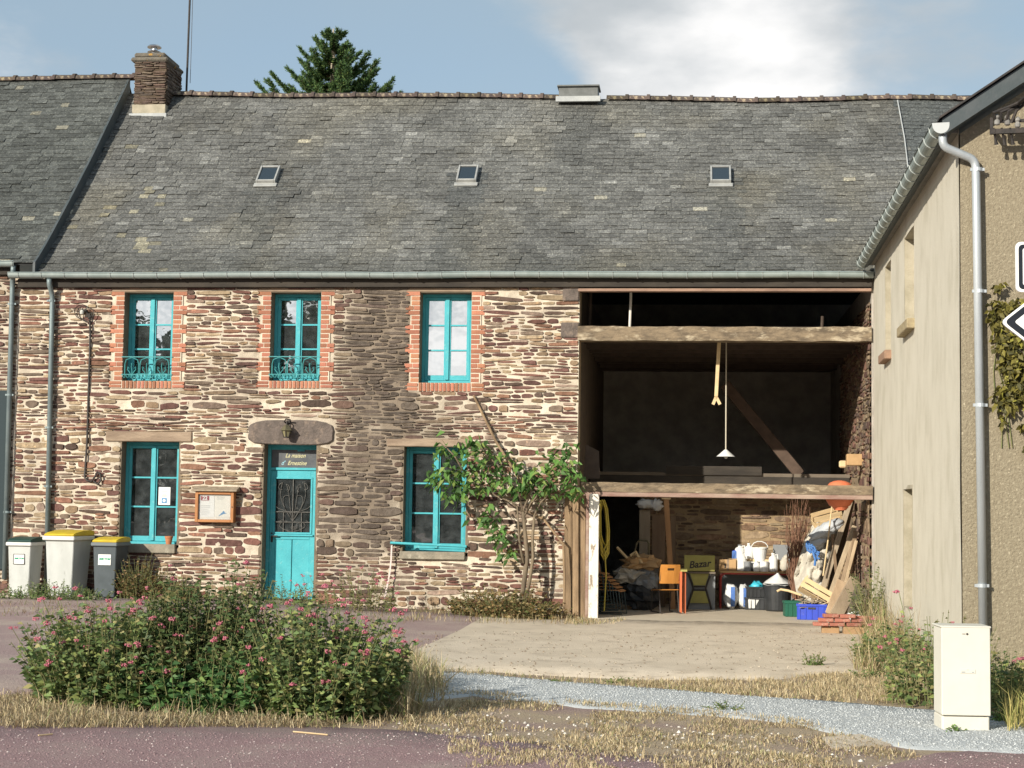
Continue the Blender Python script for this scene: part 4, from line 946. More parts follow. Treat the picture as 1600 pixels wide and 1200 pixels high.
text('22', .085, (x0+.155, YF-.121, z1-.112), m_wht, nbt, bold=.003)
mb = MB(); xm = (x0+x1)/2; mb.prism([(xm+.06, z0+.10), (xm+.15, z0+.19), (xm+.165, z0+.165), (xm+.20, z0+.15), (xm+.15, z0+.14)], .003, 'xz', YF-.119); mb.build('drawing', m_blue, nbt)
mb = MB()
for k in range(6): mb.bx(x0+.09, YF-.118, z0+.12+k*.03, x0+.09+rng.uniform(.1, .16), YF-.116, z0+.124+k*.03)
for k in range(3): mb.bx(xm+.03, YF-.118, z1-.09-k*.02, xm+.03+rng.uniform(.08, .15), YF-.116, z1-.087-k*.02)
mb.build('print_lines', m_grey, nbt)
mb = MB(); mb.bx(x0+t*.6, yy+.03, z0+t*.6, x1-t*.6, yy+.034, z1-t*.6); mb.build('glass_front', glass('notice_glass', .05, (.95, .95, .95)), nbt)
mb = MB(); mb.tube([(x1-.025, yy-.006, (z0+z1)/2), (x1-.025, yy+.005, (z0+z1)/2)], .012, 8); mb.build('lock', m_iron, nbt)

# poster behind the lower left window
p0, p1 = P(248, 761, YF+.25), P(265.5, 789, YF+.25)
po = thing('window_notice', 'small white notice with blue emblem taped inside lower left window', 'notice', ((p0.x+p1.x)/2, YF+.25, p1.z))
yy = YF+.252
mb = MB(); mb.bx(p0.x, yy, p1.z, p1.x, yy+.002, p0.z); mb.build('paper', m_paper, po)
xm = (p0.x+p1.x)/2; mb = MB(); mb.bx(xm-.045, yy-.003, p1.z+.03, xm+.045, yy, p1.z+.115); mb.build('emblem', m_blue, po)
mb = MB(); mb.lathe([(.026, 0), (.026, .002)], (0, 0, 0), 12); me_ = mb; mb2 = MB(); mb2.tube([(xm, yy-.006, p1.z+.072), (xm, yy-.003, p1.z+.072)], .026, 12); mb2.build('emblem_disc', m_wht, po)
mb = MB()
for k, (wd, zz) in enumerate(((.08, .135), (.09, .152), (.07, .169), (.11, .225), (.03, .25))): mb.bx(xm-wd/2, yy-.002, p1.z+zz, xm+wd/2, yy, p1.z+zz+.007)
mb.build('print_lines', m_grey, po)

# flower pot on the lower left sill
c = P(263, 856, YF-.0); zs = SILL[0][3]
fp = thing('flower_pot', 'small empty terracotta pot on the lower left window sill', 'flower pot', (c.x, YF+.015, zs), local=True)
m_terra = M('terracotta', (.46, .19, .09), (.38, .15, .075), 9, 5, .85)
MB().lathe([(.045, 0), (.06, .10)], n=18).build('body', m_terra, fp, smooth=False); MB().lathe([(.066, .10), (.07, .135), (.058, .135), (.052, .09)], n=18).build('rim', m_terra, fp); MB().lathe([(.055, .105), (.03, .112)], n=14).build('soil', m_soil, fp)

# wall lantern over the door
c = P(448, 668, YF-.16); lt = thing('wall_lantern', 'old black wall lantern with olive panes above the turquoise door', 'lantern', (c.x, YF, c.z))
m_brass = M('dull_brass', (.16, .14, .08), (.10, .09, .06), 9, 5, .5, metal=.4); m_lglass = M('olive_lantern_glass', (.20, .18, .10), rough=.2)
X, Y, Z = c
mb = MB(); mb.bx(X-.03, YF-.05, Z-.03, X+.03, YF-.03, Z+.12); mb.tube([(X, YF-.04, Z+.06), (X, YF-.10, Z+.10), (X, Y, Z+.10), (X, Y, Z+.03)], .012, 8); mb.tube([(X+.03, YF-.05, Z+.1), (X+.05, Y+.02, Z+.13), (X-.02, Y, Z+.14), (X-.05, Y+.03, Z+.1), (X-.02, YF-.05, Z+.06)], .012, 6); mb.build('bracket', m_iron, lt)
hexa = lambda r_, z: [(r_*math.cos(k*1.0472+.52), r_*math.sin(k*1.0472+.52), z) for k in range(6)]
mb = MB(); vs = [Vector(v)+Vector((X, Y, Z)) for v in hexa(.045, -.155)+hexa(.078, -.045)]; mb.add(vs, [tuple(range(5, -1, -1))]+[(k, (k+1) % 6, 6+(k+1) % 6, 6+k) for k in range(6)]+[tuple(range(6, 12))]); mb.build('lantern_glass', m_lglass, lt)
mb = MB(); vs = [Vector(v)+Vector((X, Y, Z)) for v in hexa(.105, -.05)+hexa(.055, .02)+hexa(.03, .045)]; mb.add(vs, [tuple(range(5, -1, -1))]+[(g*6+k, g*6+(k+1) % 6, g*6+6+(k+1) % 6, g*6+6+k) for g in (0, 1) for k in range(6)]+[tuple(range(12, 18))]); mb.build('lantern_roof', m_brass, lt)
mb = MB()
for a, b in zip(hexa(.047, -.158), hexa(.082, -.045)): mb.tube([Vector(a)+Vector((X, Y, Z)), Vector(b)+Vector((X, Y, Z))], .007, 5)
mb.lathe([(.05, -.172), (.052, -.152)], c, 12); mb.build('lantern_cage', m_iron, lt)

# cable and old bracket on the left
ca = thing('wall_cable', 'black cable hanging down the stone wall from an old insulator', 'cable', P(140, 600))
yy = YF-.035
mb = MB(); mb.tube([P(140, 490, yy-.03), P(141, 520, yy), P(140, 560, yy-.01), P(138, 620, yy), P(136, 690, yy-.01), P(133, 735, yy), P(132, 745, yy-.02), P(136, 751, yy-.03), P(143, 752, yy-.03), P(149, 744, yy-.03), P(152, 737, yy-.02), P(157, 742, yy-.03), P(158, 750, yy-.03), P(153, 757, yy-.03), P(146, 752, yy-.02)], .017, 8); mb.build('cable', m_iron, ca)
mb = MB()
for k in range(3):
    c = P(128+k*4, 487+k*2, YF-.06); mb.tube([c+Vector((.13*math.cos(q*.5+k), -.01*k+.015*math.sin(q*2), .12*math.sin(q*.5+k))) for q in range(12)], .007, 5)
mb.tube([P(124, 487, YF-.02), P(136, 485, YF-.12)], .016, 6); mb.tube([P(133, 483, YF-.05), P(140, 497, YF-.06)], .02, 6); mb.build('wire_coil', m_iron, ca)
MB().lathe([(.03, -.04), (.036, 0), (.02, .03)], P(128, 487, YF-.1), 10).build('insulator', M('pale_ceramic', (.5, .5, .46), rough=.3), ca)
# strap hanging from the sill bar
st = thing('hanging_strap', 'thin white strap hanging from the turquoise bar below the window', 'strap', P(605, 935, YF-.1))
pts = [P(612, 852, YF-.1), P(611, 875, YF-.11), P(609, 895, YF-.12), P(605, 915, YF-.13), P(601, 935, YF-.15)]
mb = MB()
for a, b in zip(pts, pts[1:]): mb.bar(a, b, .026, .004, (0, 1, 0))
mb.build('strap', M('faded_pink_strap', (.6, .5, .46)), st)
# leaning poles
pl = thing('leaning_pole', 'thin brown pole leaning across the wall above the climbing shrub', 'pole', P(800, 700, YF-.1))
mb = MB(); mb.tube([P(740, 618, YF-.05), P(775, 690, YF-.10), P(800, 730, YF-.15), P(832, 784, YF-.25)], [.02, .022, .022, .018], 8); mb.build('pole', m_vwood, pl)
pl = thing('leaning_pole', 'bent grey stick standing against wall beside the barn uprights', 'pole', P(883, 965, YF-.3))
mb = MB(); mb.tube([P(824, 798, YF-.2), P(850, 812, YF-.22), P(880, 850, YF-.28), P(882, 900, YF-.3), P(881, 966, YF-.32)], [.014, .018, .02, .02, .02], 8); mb.build('pole', m_vwood, pl)

# ---------------------------------------------------------------- cabinet in front
ct = thing('electrical_cabinet', 'cream plastic electrical cabinet standing in the gravel by the road', 'cabinet', G(1510, 1143), local=True, rz=R(4))
fw, fh, fd = .385, .87, .30; m_cream = M('cream_cabinet_plastic', (.64, .61, .53), (.60, .57, .49), 3, 5, .5, 0, dirt=(.56, .52, .43), dscale=6, dlo=.6, dhi=.8)
s = (G(1547, 1143)-G(1475, 1143)).length; fw = s*1.0; fh = (P(1510, 979, ct.location.y).z-P(1510, 1143, ct.location.y).z)
sk = fh*.145
mb = MB(); mb.bx(-fw/2, .02, .0, fw/2, .02+fd, sk-.004); mb.bx(-fw/2+.006, .004, -.08, fw/2-.006, .02, sk-.006); mb.build('plinth', m_cream, ct, bevel=.008)
mb = MB(); mb.bx(-fw/2, .02, sk, fw/2, .02+fd, fh-.012); mb.build('body', m_cream, ct, bevel=.01)
mb = MB(); mb.bx(-fw/2-.004, -.004, sk+.004, fw/2+.004, .016, fh-.004); mb.build('door', m_cream, ct, bevel=.006)
mb = MB(); mb.bx(-fw/2-.012, -.008, fh-.012, fw/2+.012, .03+fd, fh+.004); mb.build('cover', m_cream, ct, bevel=.006)
mb = MB(); mb.tube([(0.01, -.008, fh-.06), (.01, -.002, fh-.06)], .009, 10); mb.bx(-.03, -.007, fh-.062, -.005, -.004, fh-.058); mb.build('lock', m_iron, ct)
pz = fh*.575; mb = MB(); mb.bx(-.05, -.009, pz-.018, .075, -.004, pz+.018); mb.build('plate', M('pale_label_plate', (.62, .6, .52), rough=.4), ct, bevel=.002)
mb = MB()
for q in ((.005, .022, .008, .012), (-.038, -.008, -.012, -.004), (.045, .062, -.012, -.004)): mb.bx(q[0], -.0105, pz+q[2], q[1], -.009, pz+q[3])
mb.build('print_lines', m_grey, ct)

# ---------------------------------------------------------------- road signs at the right edge
m_signw = M('white_sign_face', (.82, .82, .80), rough=.4); m_signb = M('black_sign_border', (.015, .018, .025), rough=.4); m_signback = M('grey_sign_metal', (.4, .42, .43), rough=.4, metal=.5)
YS = 9.0
def rpoly(pts, r=.02, n=5):
    o = []
    for i, b in enumerate(pts):
        a, c = Vector(pts[i-1]), Vector(pts[(i+1) % len(pts)]); b = Vector(b); da, dc = (a-b).normalized(), (c-b).normalized(); d = r/max(.25, math.tan(da.angle(dc)/2)); p0, p1 = b+da*d, b+dc*d
        o += [tuple(p0*(1-t)**2+b*2*t*(1-t)+p1*t*t) for t in [k/n for k in range(n+1)]]
    return o
def sign_plate(t, pts, ins):
    y = YS; cxs = sum(p[0] for p in pts)/len(pts); czs = sum(p[1] for p in pts)/len(pts)
    def inset(d):
        res = []; n = len(pts)
        for i in range(n):
            a, b, c = Vector(pts[i-1]), Vector(pts[i]), Vector(pts[(i+1) % n]); e1, e2 = (b-a).normalized(), (c-b).normalized(); n1, n2 = Vector((-e1.y, e1.x)), Vector((-e2.y, e2.x)); m = (n1+n2).normalized(); res.append(tuple(b+m*d/max(.3, m.dot(n1))))
        return res
    mb = MB(); mb.prism(rpoly(pts, .03), .02, 'xz', y); mb.build('plate', m_signw, t)
    mb = MB(); mb.prism(rpoly(inset(ins[0]), .026), .004, 'xz', y-.003); mb.build('border', m_signb, t)
    mb = MB(); mb.prism(rpoly(inset(ins[1]), .012), .004, 'xz', y-.006); mb.build('face', m_signw, t)
a, b = P(1587, 378, YS), P(1587, 456, YS); px_ = a.x+.62
s1 = thing('road_sign', 'white rounded road sign with thick black border cut by right edge', 'road sign', (px_, YS, a.z), group='road signs at the right edge')
sign_plate(s1, [(a.x, b.z), (a.x+1.3, b.z), (a.x+1.3, a.z), (a.x, a.z)], (.014, .035))
tp, u, dn = P(1563, 503, YS), P(1604, 470, YS), P(1604, 541, YS); hh = (u.z-dn.z)/2*1.03
s2 = thing('road_sign', 'white arrow shaped road sign pointing left with black border', 'road sign', (px_, YS, tp.z), group='road signs at the right edge')
sign_plate(s2, [(tp.x, tp.z), (tp.x+.155, tp.z-hh), (tp.x+1.35, tp.z-hh), (tp.x+1.35, tp.z+hh), (tp.x+.155, tp.z+hh)], (.012, .045))
sp = thing('sign_post', 'grey metal post carrying the road signs just outside view', 'post', (px_, YS+.06, gz(3)))
mb = MB(); mb.tube([(px_, YS+.06, gz(3)-.1), (px_, YS+.06, a.z+.05)], .03, 12); mb.build('post', m_signback, sp)

# ---------------------------------------------------------------- overhead line bracket on the gable
yy = YC-.02; br = thing('cable_bracket', 'iron bracket with insulators and bundled cables on the roughcast gable', 'bracket', P(1570, 200, yy))
mb = MB(); a, b = P(1548, 206, yy-.25), P(1660, 202, yy-.25); mb.bar(a, b, .05, .05); mb.bar(P(1556, 190, yy-.25), P(1660, 186, yy-.25), .03, .03)
for q in (1552, 1610, 1650): mb.bar(P(q, 204, yy-.28), P(q, 204, yy+.05), .035, .035)
mb.bar(P(1549, 184, yy-.25), P(1549, 210, yy-.25), .03, .03); mb.build('arm', m_iron, br)
m_ins = M('glazed_insulator', (.16, .15, .14), (.3, .29, .27), 8, 4, .3)
for q in (1558, 1574, 1590):
    MB().lathe([(.014, -.06), (.028, -.05), (.03, -.02), (.018, 0), (.03, .015), (.028, .035), (.01, .055)], P(q, 188+rng.uniform(-5, 4), yy-.27), 10).build('insulator', m_ins, br)
for k in range(4):
    mb = MB(); mb.tube([P(1556+k*8, 186+k*2, yy-.27), P(1552+k*12, 176-k, yy-.32), P(1574+k*8, 168-k, yy-.3), P(1592+k*4, 160-k*3, yy-.4), P(1640, 120+k*6, yy-1.2), P(1760, 40+k*8, yy-3)], .016, 6); mb.build('cable', m_iron, br)
for k in range(3):
    q = 1552+k*13; mb = MB(); mb.tube([P(q, 200, yy-.27), P(q+3, 216, yy-.22), P(q+5, 226, yy-.2)], [.012, .012, .022], 6); mb.build('drop_cable', m_iron, br)
# ---------------------------------------------------------------- things in the barn bay
def blob(c, rx, ry, rz_, seed, amp=.2, n=16, m=9, sc=2.2, flat=None):
    vs, fs = [], []; c = Vector(c)
    for i in range(m+1):
        a = math.pi*i/m
        for k in range(n):
            b = 6.28319*k/n; d = Vector((math.sin(a)*math.cos(b), math.sin(a)*math.sin(b), math.cos(a)))
            q = 1+amp*fbm(d.x*sc+seed, d.y*sc, d.z*sc, 4); v = Vector((d.x*rx*q, d.y*ry*q, d.z*rz_*q)); 
            if flat is not None: v.z = max(v.z, -flat)
            vs.append(c+v)
    fs = [(i*n+k, (i+1)*n+k, (i+1)*n+(k+1) % n, i*n+(k+1) % n) for i in range(m) for k in range(n)]
    return vs, fs
m_red_t = M('red_steel_tube', (.42, .05, .04), (.34, .045, .035), 9, 5, .45, spec=.4); m_ply = M('orange_plywood', (.60, .27, .06), (.50, .21, .045), 5, 6, .5, 0, stretch=(1, 1, .3)); m_plyd = M('dark_plywood', (.45, .24, .11), (.36, .18, .08), 5, 6, .6)
m_card = M('brown_cardboard', (.50, .32, .16), (.44, .28, .14), 6, 5, .85); m_whitepl = M('white_plastic', (.74, .74, .72), (.68, .68, .66), 5, 5, .4, spec=.4); m_greypl = M('grey_plastic', (.22, .23, .24), rough=.4); m_blackpl = M('black_plastic', (.022, .024, .026), (.035, .037, .04), 6, 5, .45, spec=.4)
m_blupl = M('blue_plastic', (.03, .07, .50), (.035, .06, .40), 6, 5, .45, spec=.4, dirt=(.1, .13, .45), dscale=9, dlo=.6, dhi=.75); m_grnpl = M('dark_green_crate_plastic', (.02, .11, .07), rough=.5); m_sack = M('woven_white_sack', (.66, .66, .64), (.58, .58, .57), 9, 6, .8, .3); m_sackb = M('blue_sack_print', (.07, .16, .46), (.12, .22, .5), 12, 5, .7)
m_orange = M('orange_plastic', (.70, .20, .10), (.60, .16, .075), 5, 5, .45); m_cloth = M('dusty_canvas', (.52, .48, .41), (.42, .385, .32), 5, 7, .95, .5, 20, dirt=(.62, .6, .56), dscale=5, dlo=.55, dhi=.72); m_rope = M('blue_rope', (.05, .13, .36), (.08, .2, .45), 30, 4, .8)
m_lath = M('pale_poplar', (.66, .50, .29), (.56, .41, .23), 9, 7, .8, .2, stretch=(.3, 1, 1)); m_plank = M('sawn_plank', (.37, .305, .225), (.28, .225, .165), 6, 7, .85, .3, attr=True, stretch=(1, 1, .3)); m_twig = M('dry_twigs', (.16, .08, .05), (.22, .12, .08), 9, 4, .9)
m_hose = M('yellow_hose', (.50, .40, .07), rough=.5); m_olive = M('olive_board', (.36, .33, .10), (.31, .28, .09), 5, 5, .7)
# low table with red tube frame
YT = 30.08; tl, tr = P(1126, 895, YT).x, P(1246, 895, YT).x; tz = P(1180, 893, YT).z
tb = thing('school_table', 'low school table with red tube frame crowded with jugs', 'table', ((tl+tr)/2, YT, FZ))
mb = MB(); mb.bx(tl-.02, YT-.03, tz-.03, tr+.02, YT+.62, tz); mb.build('tabletop', m_card, tb, bevel=.004)
for yy in (YT, YT+.55):
    for sx, xx in ((1, tl), (-1, tr)):
        mb = MB(); mb.tube([(xx, yy, FZ), (xx, yy, tz-.14)]+[(xx+sx*(.10-.10*math.cos(a)), yy, tz-.14+.10*math.sin(a)) for a in (.4, .8, 1.2, 1.57)], .02, 8); mb.build('leg', m_red_t, tb)
    mb = MB(); mb.tube([(tl+.1, yy, tz-.04), (tr-.1, yy, tz-.04)], .02, 8); mb.build('rail', m_red_t, tb)
mb = MB(); mb.bx(tl+.03, YT+.5, FZ+.02, tr-.03, YT+.53, tz-.06); mb.build('back_panel', m_greypl, tb)
def on_table(px, y): return P(px, 880, y).x
def item(name, label, cat, px, y, group=None, z=None): return thing(name, label, cat, (on_table(px, y), y, (tz if z is None else z)+.001), group=group, local=True)
t = item('cardboard_box', 'brown cardboard box at the left end of the red table', 'box', 1137, YT+.2)
mb = MB(); mb.bx(-.15, -.12, 0, .15, .12, .2); mb.build('carton', m_card, t, bevel=.004)
mb = MB(); mb.bx(-.02, -.124, .0, .02, -.121, .2); mb.build('tape', m_lintelwood, t)
mb = MB(); mb.bx(-.06, -.123, .05, -.03, -.1205, .13); mb.build('handle_hole_shade', m_iron, t)  # flat dark patch painted for the shade inside a grip
def jug(label, px, y, w_, h_, mat, cap=m_whitepl, handle=True, z=None, name='jug'):
    t = item(name, label, name.replace('_', ' '), px, y, 'containers on the red table', z); r = w_/2
    MB().lathe([(r*.92, 0), (r, .015), (r, h_*.62), (r*.85, h_*.76), (r*.35, h_*.86), (r*.33, h_*.93)], n=14, sy=.8).build('body', mat, t, smooth=False)
    MB().lathe([(r*.4, h_*.92), (r*.4, h_)], n=12, sy=.9).build('cap', cap, t)
    if handle: mb = MB(); mb.tube([(r*.3, 0, h_*.88), (r*.95, 0, h_*.92), (r*1.02, 0, h_*.66)], .014, 6); mb.build('handle', mat, t)
    return t
def tin(label, px, y, w_, h_, mat, top=m_whitepl, z=None, name='paint_tin'):
    t = item(name, label, name.replace('_', ' '), px, y, 'containers on the red table', z); r = w_/2
    MB().lathe([(r, 0), (r, h_*.93), (r*1.04, h_*.94), (r*1.04, h_*.98), (r*.92, h_)], n=16).build('body', mat, t)
    MB().lathe([(r*.9, h_*.985), (r*.88, h_*1.005)], n=16).build('lid', top, t); return t
jug('tall white jug standing beside the cardboard box', 1159, YT+.14, .17, .34, m_whitepl)
jug('white detergent bottle right of the bucket', 1208, YT+.12, .16, .33, m_whitepl)
jug('small cloudy bottle in front of white bucket', 1182, YT+.05, .12, .19, m_whitepl, handle=False, name='bottle')
tin('black and white tin in the front row', 1168, YT+.06, .13, .17, m_greypl, m_whitepl)
tin('dark tin between two pale bottles', 1176, YT+.08, .09, .15, m_blackpl, m_whitepl)
tin('pale tin right of centre on the table front', 1194, YT+.06, .15, .18, m_whitepl, m_whitepl)
# a second layer at the back, standing on a low crate
sh = item('wooden_box', 'low wooden box lifting the back row of containers', 'box', 1178, YT+.42)
mb = MB(); mb.bx(-.45, -.12, 0, .45, .12, .21); mb.build('carton', m_lath, sh, bevel=.004); zz = tz+.212
jug('squat white can with loop handle at the back', 1156, YT+.42, .18, .25, m_whitepl, m_greypl, z=zz)
jug('white flask with grey cap at the back', 1170, YT+.4, .15, .28, m_whitepl, m_whitepl, False, z=zz, name='bottle')
t = item('paint_can', 'small blue can at the left of the back row', 'can', 1149, YT+.42, 'containers on the red table', zz)
MB().lathe([(.06, 0), (.06, .13), (.05, .135)], n=16).build('body', m_sackb, t); MB().lathe([(.05, .135), (.045, .145)], n=14).build('lid', m_blupl, t)
t = item('bucket', 'white plastic bucket with raised handle on the table', 'bucket', 1187, YT+.36, z=tz+.17)
MB().lathe([(.105, 0), (.135, .22), (.145, .225), (.145, .25), (.13, .25), (.1, .03)], n=20).build('body', m_whitepl, t)
mb = MB(); mb.tube([(-.14, 0, .22)]+[(-.15*math.cos(a), -.02, .24+.12*math.sin(a)) for a in (.3, .8, 1.3, 1.8, 2.3, 2.8)]+[(.14, 0, .22)], .009, 6); mb.build('handle', m_whitepl, t)
t = item('bucket', 'low white tub filled below the bucket', 'tub', 1186, YT+.28); MB().lathe([(.15, 0), (.16, .15), (.165, .165), (.15, .165)], n=18).build('body', m_whitepl, t)
t = item('dark_panel', 'dark grey panel leaning behind the containers', 'panel', 1221, YT+.55); mb = MB(); mb.box((0, 0, .24), (.30, .02, .46), (R(-6), 0, 0)); mb.build('panel', m_greypl, t)
t = item('cotton_sack', 'small cream cloth sack tied at the right table end', 'sack', 1226, YT+.2); mb = MB(); mb.add(*blob((0, 0, .12), .10, .09, .13, 3, .3, flat=.115)); mb.add(*blob((.03, 0, .25), .05, .05, .05, 8, .4)); mb.build('cloth', m_cloth, t, smooth=True)
# under the table
def sack(label, px0, px1, y0, Y, seed):
    a, b = P(px0, 930, Y), P(px1, 930, Y); h_ = P(px0, y0, Y).z-FZ; t = thing('sack', label, 'sack', ((a.x+b.x)/2, Y, FZ+.004), 'white sacks under the table', True)
    w_ = (b.x-a.x)/2; mb = MB(); mb.add(*blob((0, 0, h_*.5), w_*1.05, .15, h_*.54, seed, .22, 18, 12, 1.6, flat=h_*.5)); mb.build('bag', m_sack, t, smooth=True)
    mb = MB(); n = 8; vs = []
    for k in range(n+1):
        z = h_*(.1+.78*k/n); yy = -.155*math.sqrt(max(.05, 1-((z-h_*.5)/(h_*.56))**2))-.012
        vs += [(w_*-.05, yy, z), (w_*.55, yy*.93, z)]
    mb.add(vs, [(2*k, 2*k+1, 2*k+3, 2*k+2) for k in range(n)]); mb.build('print_band', m_sackb, t)
    return t
sack('plump white woven sack with one blue stripe', 1131, 1153, 912, YT-.05, 2); sack('slimmer white sack with blue print beside black crates', 1153, 1170, 914, YT+.02, 5)
def crate(label, c, w_, d_, h_, mat, rz=0, name='crate', cat='crate', slots=False):
    t = thing(name, label, cat, c, local=True, rz=rz); th = .014
    for nm, q in (('side_panel', (-w_/2, -d_/2, 0, -w_/2+th, d_/2, h_)), ('side_panel', (w_/2-th, -d_/2, 0, w_/2, d_/2, h_)), ('end_panel', (-w_/2+th, -d_/2, 0, w_/2-th, -d_/2+th, h_)), ('end_panel', (-w_/2+th, d_/2-th, 0, w_/2-th, d_/2, h_)), ('base', (-w_/2+th, -d_/2+th, .0, w_/2-th, d_/2-th, .012))):
        mb = MB(); mb.bx(*q); mb.build(nm, mat, t, bevel=.003)
    mb = MB(); e = .012
    for q in ((-w_/2-e, -d_/2-e, h_-.03, w_/2+e, -d_/2+.004, h_+.006), (-w_/2-e, d_/2-.004, h_-.03, w_/2+e, d_/2+e, h_+.006), (-w_/2-e, -d_/2+.005, h_-.03, -w_/2+.004, d_/2-.005, h_+.006), (w_/2-.004, -d_/2+.005, h_-.03, w_/2+e, d_/2-.005, h_+.006)): mb.bx(*q)
    for k in range(5):
        x = -w_/2+w_*(k+.5)/5; mb.bx(x-.008, -d_/2-.009, .01, x+.008, -d_/2+.002, h_-.031)
    mb.build('rim', mat, t, bevel=.003)
    if slots: mb = MB(); mb.bx(-.06, -d_/2-.013, h_-.075, .06, -d_/2-.001, h_-.045); mb.build('hand_hole_shade', m_iron, t)  # black plate standing for the shade in a grip opening
    return t
p = FL(1181, 953); crate('black crate holding a pale tub under the table', p+Vector((0, .1, .003)), .36, .30, .21, m_blackpl, R(-4))
t = thing('storage_tub', 'clear grey tub inside the lower black crate', 'tub', p+Vector((-.0, .1, .018)), local=True); mb = MB(); sbox(mb, -.14, -.155, .0, .10, .12, .19, .95); mb.build('body', m_sack, t, bevel=.015)
crate('upper dark crate stacked on top with turquoise bag', p+Vector((.0, .1, .222)), .34, .28, .18, m_blackpl, R(3))
t = thing('plastic_bag', 'crumpled turquoise bag poking out of the upper crate', 'bag', p+Vector((.02, .1, .30)), local=True); MB().add(*blob((0, 0, .09), .12, .1, .1, 4, .5)).build('film', M('turquoise_film', (.05, .42, .55), rough=.4), t, smooth=True)
p = FL(1216, 956); rb = thing('rubbish_bin', 'large round black tub heaped with a white bag', 'tub', p+Vector((0, .22, .003)), local=True)
MB().lathe([(.20, 0), (.22, .02), (.245, .44), (.265, .45), (.265, .48), (.235, .48), (.2, .05)], n=24).build('body', m_blackpl, rb)
for s in (-1, 1): mb = MB(); mb.tube([(s*.25, -.07, .40), (s*.30, -.05, .38), (s*.30, .05, .38), (s*.25, .07, .40)], .014, 6); mb.build('handle', m_blackpl, rb)
t = thing('plastic_bag', 'white plastic bag heaped over the black tub', 'bag', p+Vector((0, .22, .46)), local=True)
mb = MB(); vs, fs = [], []
for i, (r_, z) in enumerate(((.275, .0), (.2, .05), (.12, .10), (.05, .16), (.012, .2))):
    vs += [(r_*math.cos(k*.3927)*(1+.12*math.sin(k*3.1+i)), r_*math.sin(k*.3927), z+.012*math.sin(k*2.3+i)) for k in range(16)]
fs = [(i*16+k, i*16+(k+1) % 16, i*16+16+(k+1) % 16, i*16+16+k) for i in range(4) for k in range(16)]
mb.add(vs, fs).build('film', m_whitepl, t, smooth=True)
# crates at the threshold
p = FL(1268, 969); blue = crate('bright blue plastic crate at the barn threshold', p+Vector((.02, .2, .003)), .47, .33, .245, m_blupl, R(-5), slots=True)
crate('dark green plastic crate behind the blue crate', FL(1243, 965)+Vector((.02, .32, .003)), .38, .30, .245, m_grnpl, R(4))
t = thing('kindling', 'broken sticks and bark heaped in the blue crate', 'firewood', p+Vector((.02, .2, .18)), local=True); mb = MB()
for k in range(34):
    a = Vector((rng.uniform(-.22, .18), rng.uniform(-.15, .15), .02+rng.uniform(.0, .12))); b = a+Vector((rng.uniform(-.2, .2), rng.uniform(-.1, .1), rng.uniform(-.02, .07))); s = rng.uniform(.6, 1.3); mb.bar(a, b, rng.uniform(.015, .04), rng.uniform(.01, .025), (0, .3, 1), (s, s, s))
tag(mb.build('sticks', m_plank, t), kind='stuff')
a, b = FL(1214, 925, .33), FL(1250, 935, .28); t = thing('wooden_tool', 'curved wooden tool handle resting against the black tub', 'tool handle', a); mb = MB(); mb.tube([P(1214, 924, 27.9), P(1220, 921, 27.9), P(1232, 923, 27.8), P(1252, 930, 27.5)], .02, 8); mb.build('handle', m_lath, t)
def fruit_crate(label, c, rot, w_=.52, d_=.3, h_=.2):
    t = thing('fruit_crate', label, 'crate', c, local=True); t.rotation_euler = rot
    for s in (-1, 1):
        for k in range(2): mb = MB(); mb.bx(-w_/2, s*d_/2-.005, .02+k*.095, w_/2, s*d_/2+.005, .02+k*.095+.075); mb.build('slat', m_lath, t)
        mb = MB(); mb.bx(s*w_/2-.006, -d_/2+.006, .01, s*w_/2+.006, d_/2-.006, h_-.01); mb.build('end_board', m_lath, t)
        for q in (-1, 1): mb = MB(); mb.bx(s*(w_/2-.02)-.012, q*(d_/2-.018)-.012, 0, s*(w_/2-.02)+.012, q*(d_/2-.018)+.012, h_+.03); mb.build('corner_post', m_lath, t)
    for k in range(4): mb = MB(); mb.bx(-w_/2+.01, -d_/2+.03+k*.065, .0, w_/2-.01, -d_/2+.03+k*.065+.05, .006); mb.build('slat', m_lath, t)
    return t
c = P(1270, 925, 27.6); fruit_crate('pale slatted fruit crate tipped over above the blue crate', c+Vector((0, 0, -.08)), (R(-18), R(30), R(-4)))
c = P(1293, 812, 29.2); fruit_crate('broken pale crate lying on top of the canvas heap', c+Vector((0, 0, -.05)), (R(20), R(-16), R(8)), .5, .25, .1)
# canvas over the lumber
cv = thing('canvas_sheet', 'dusty cream canvas sheet slumped over the stacked lumber', 'canvas', FL(1275, 940))
Lp = [(1272, 815), (1258, 842), (1250, 868), (1240, 900), (1244, 925), (1262, 945)]; Rp = [(1322, 818), (1316, 842), (1308, 866), (1300, 890), (1292, 915), (1286, 945)]
vs = []; nu, nv = 26, 34
for j in range(nv+1):
    q = j/nv*(len(Lp)-1); i = min(int(q), len(Lp)-2); f = q-i; l_ = [Lp[i][k]*(1-f)+Lp[i+1][k]*f for k in (0, 1)]; r_ = [Rp[i][k]*(1-f)+Rp[i+1][k]*f for k in (0, 1)]
    for k in range(nu+1):
        u = k/nu; px = l_[0]*(1-u)+r_[0]*u; py = l_[1]*(1-u)+r_[1]*u
        Y = 29.3-1.0*(j/nv)-.22*math.sin(math.pi*u)+.24*fbm(u*2.2+.4*j/nv*3, j/nv*4.5, 2, 4)+.16*fbm(u*5, j/nv*8, 5, 4)
        vs.append(P(px, py, Y))
fs = [(j*(nu+1)+k, j*(nu+1)+k+1, (j+1)*(nu+1)+k+1, (j+1)*(nu+1)+k) for j in range(nv) for k in range(nu)]
MB().add(vs, fs).build('cloth', m_cloth, cv, smooth=True)
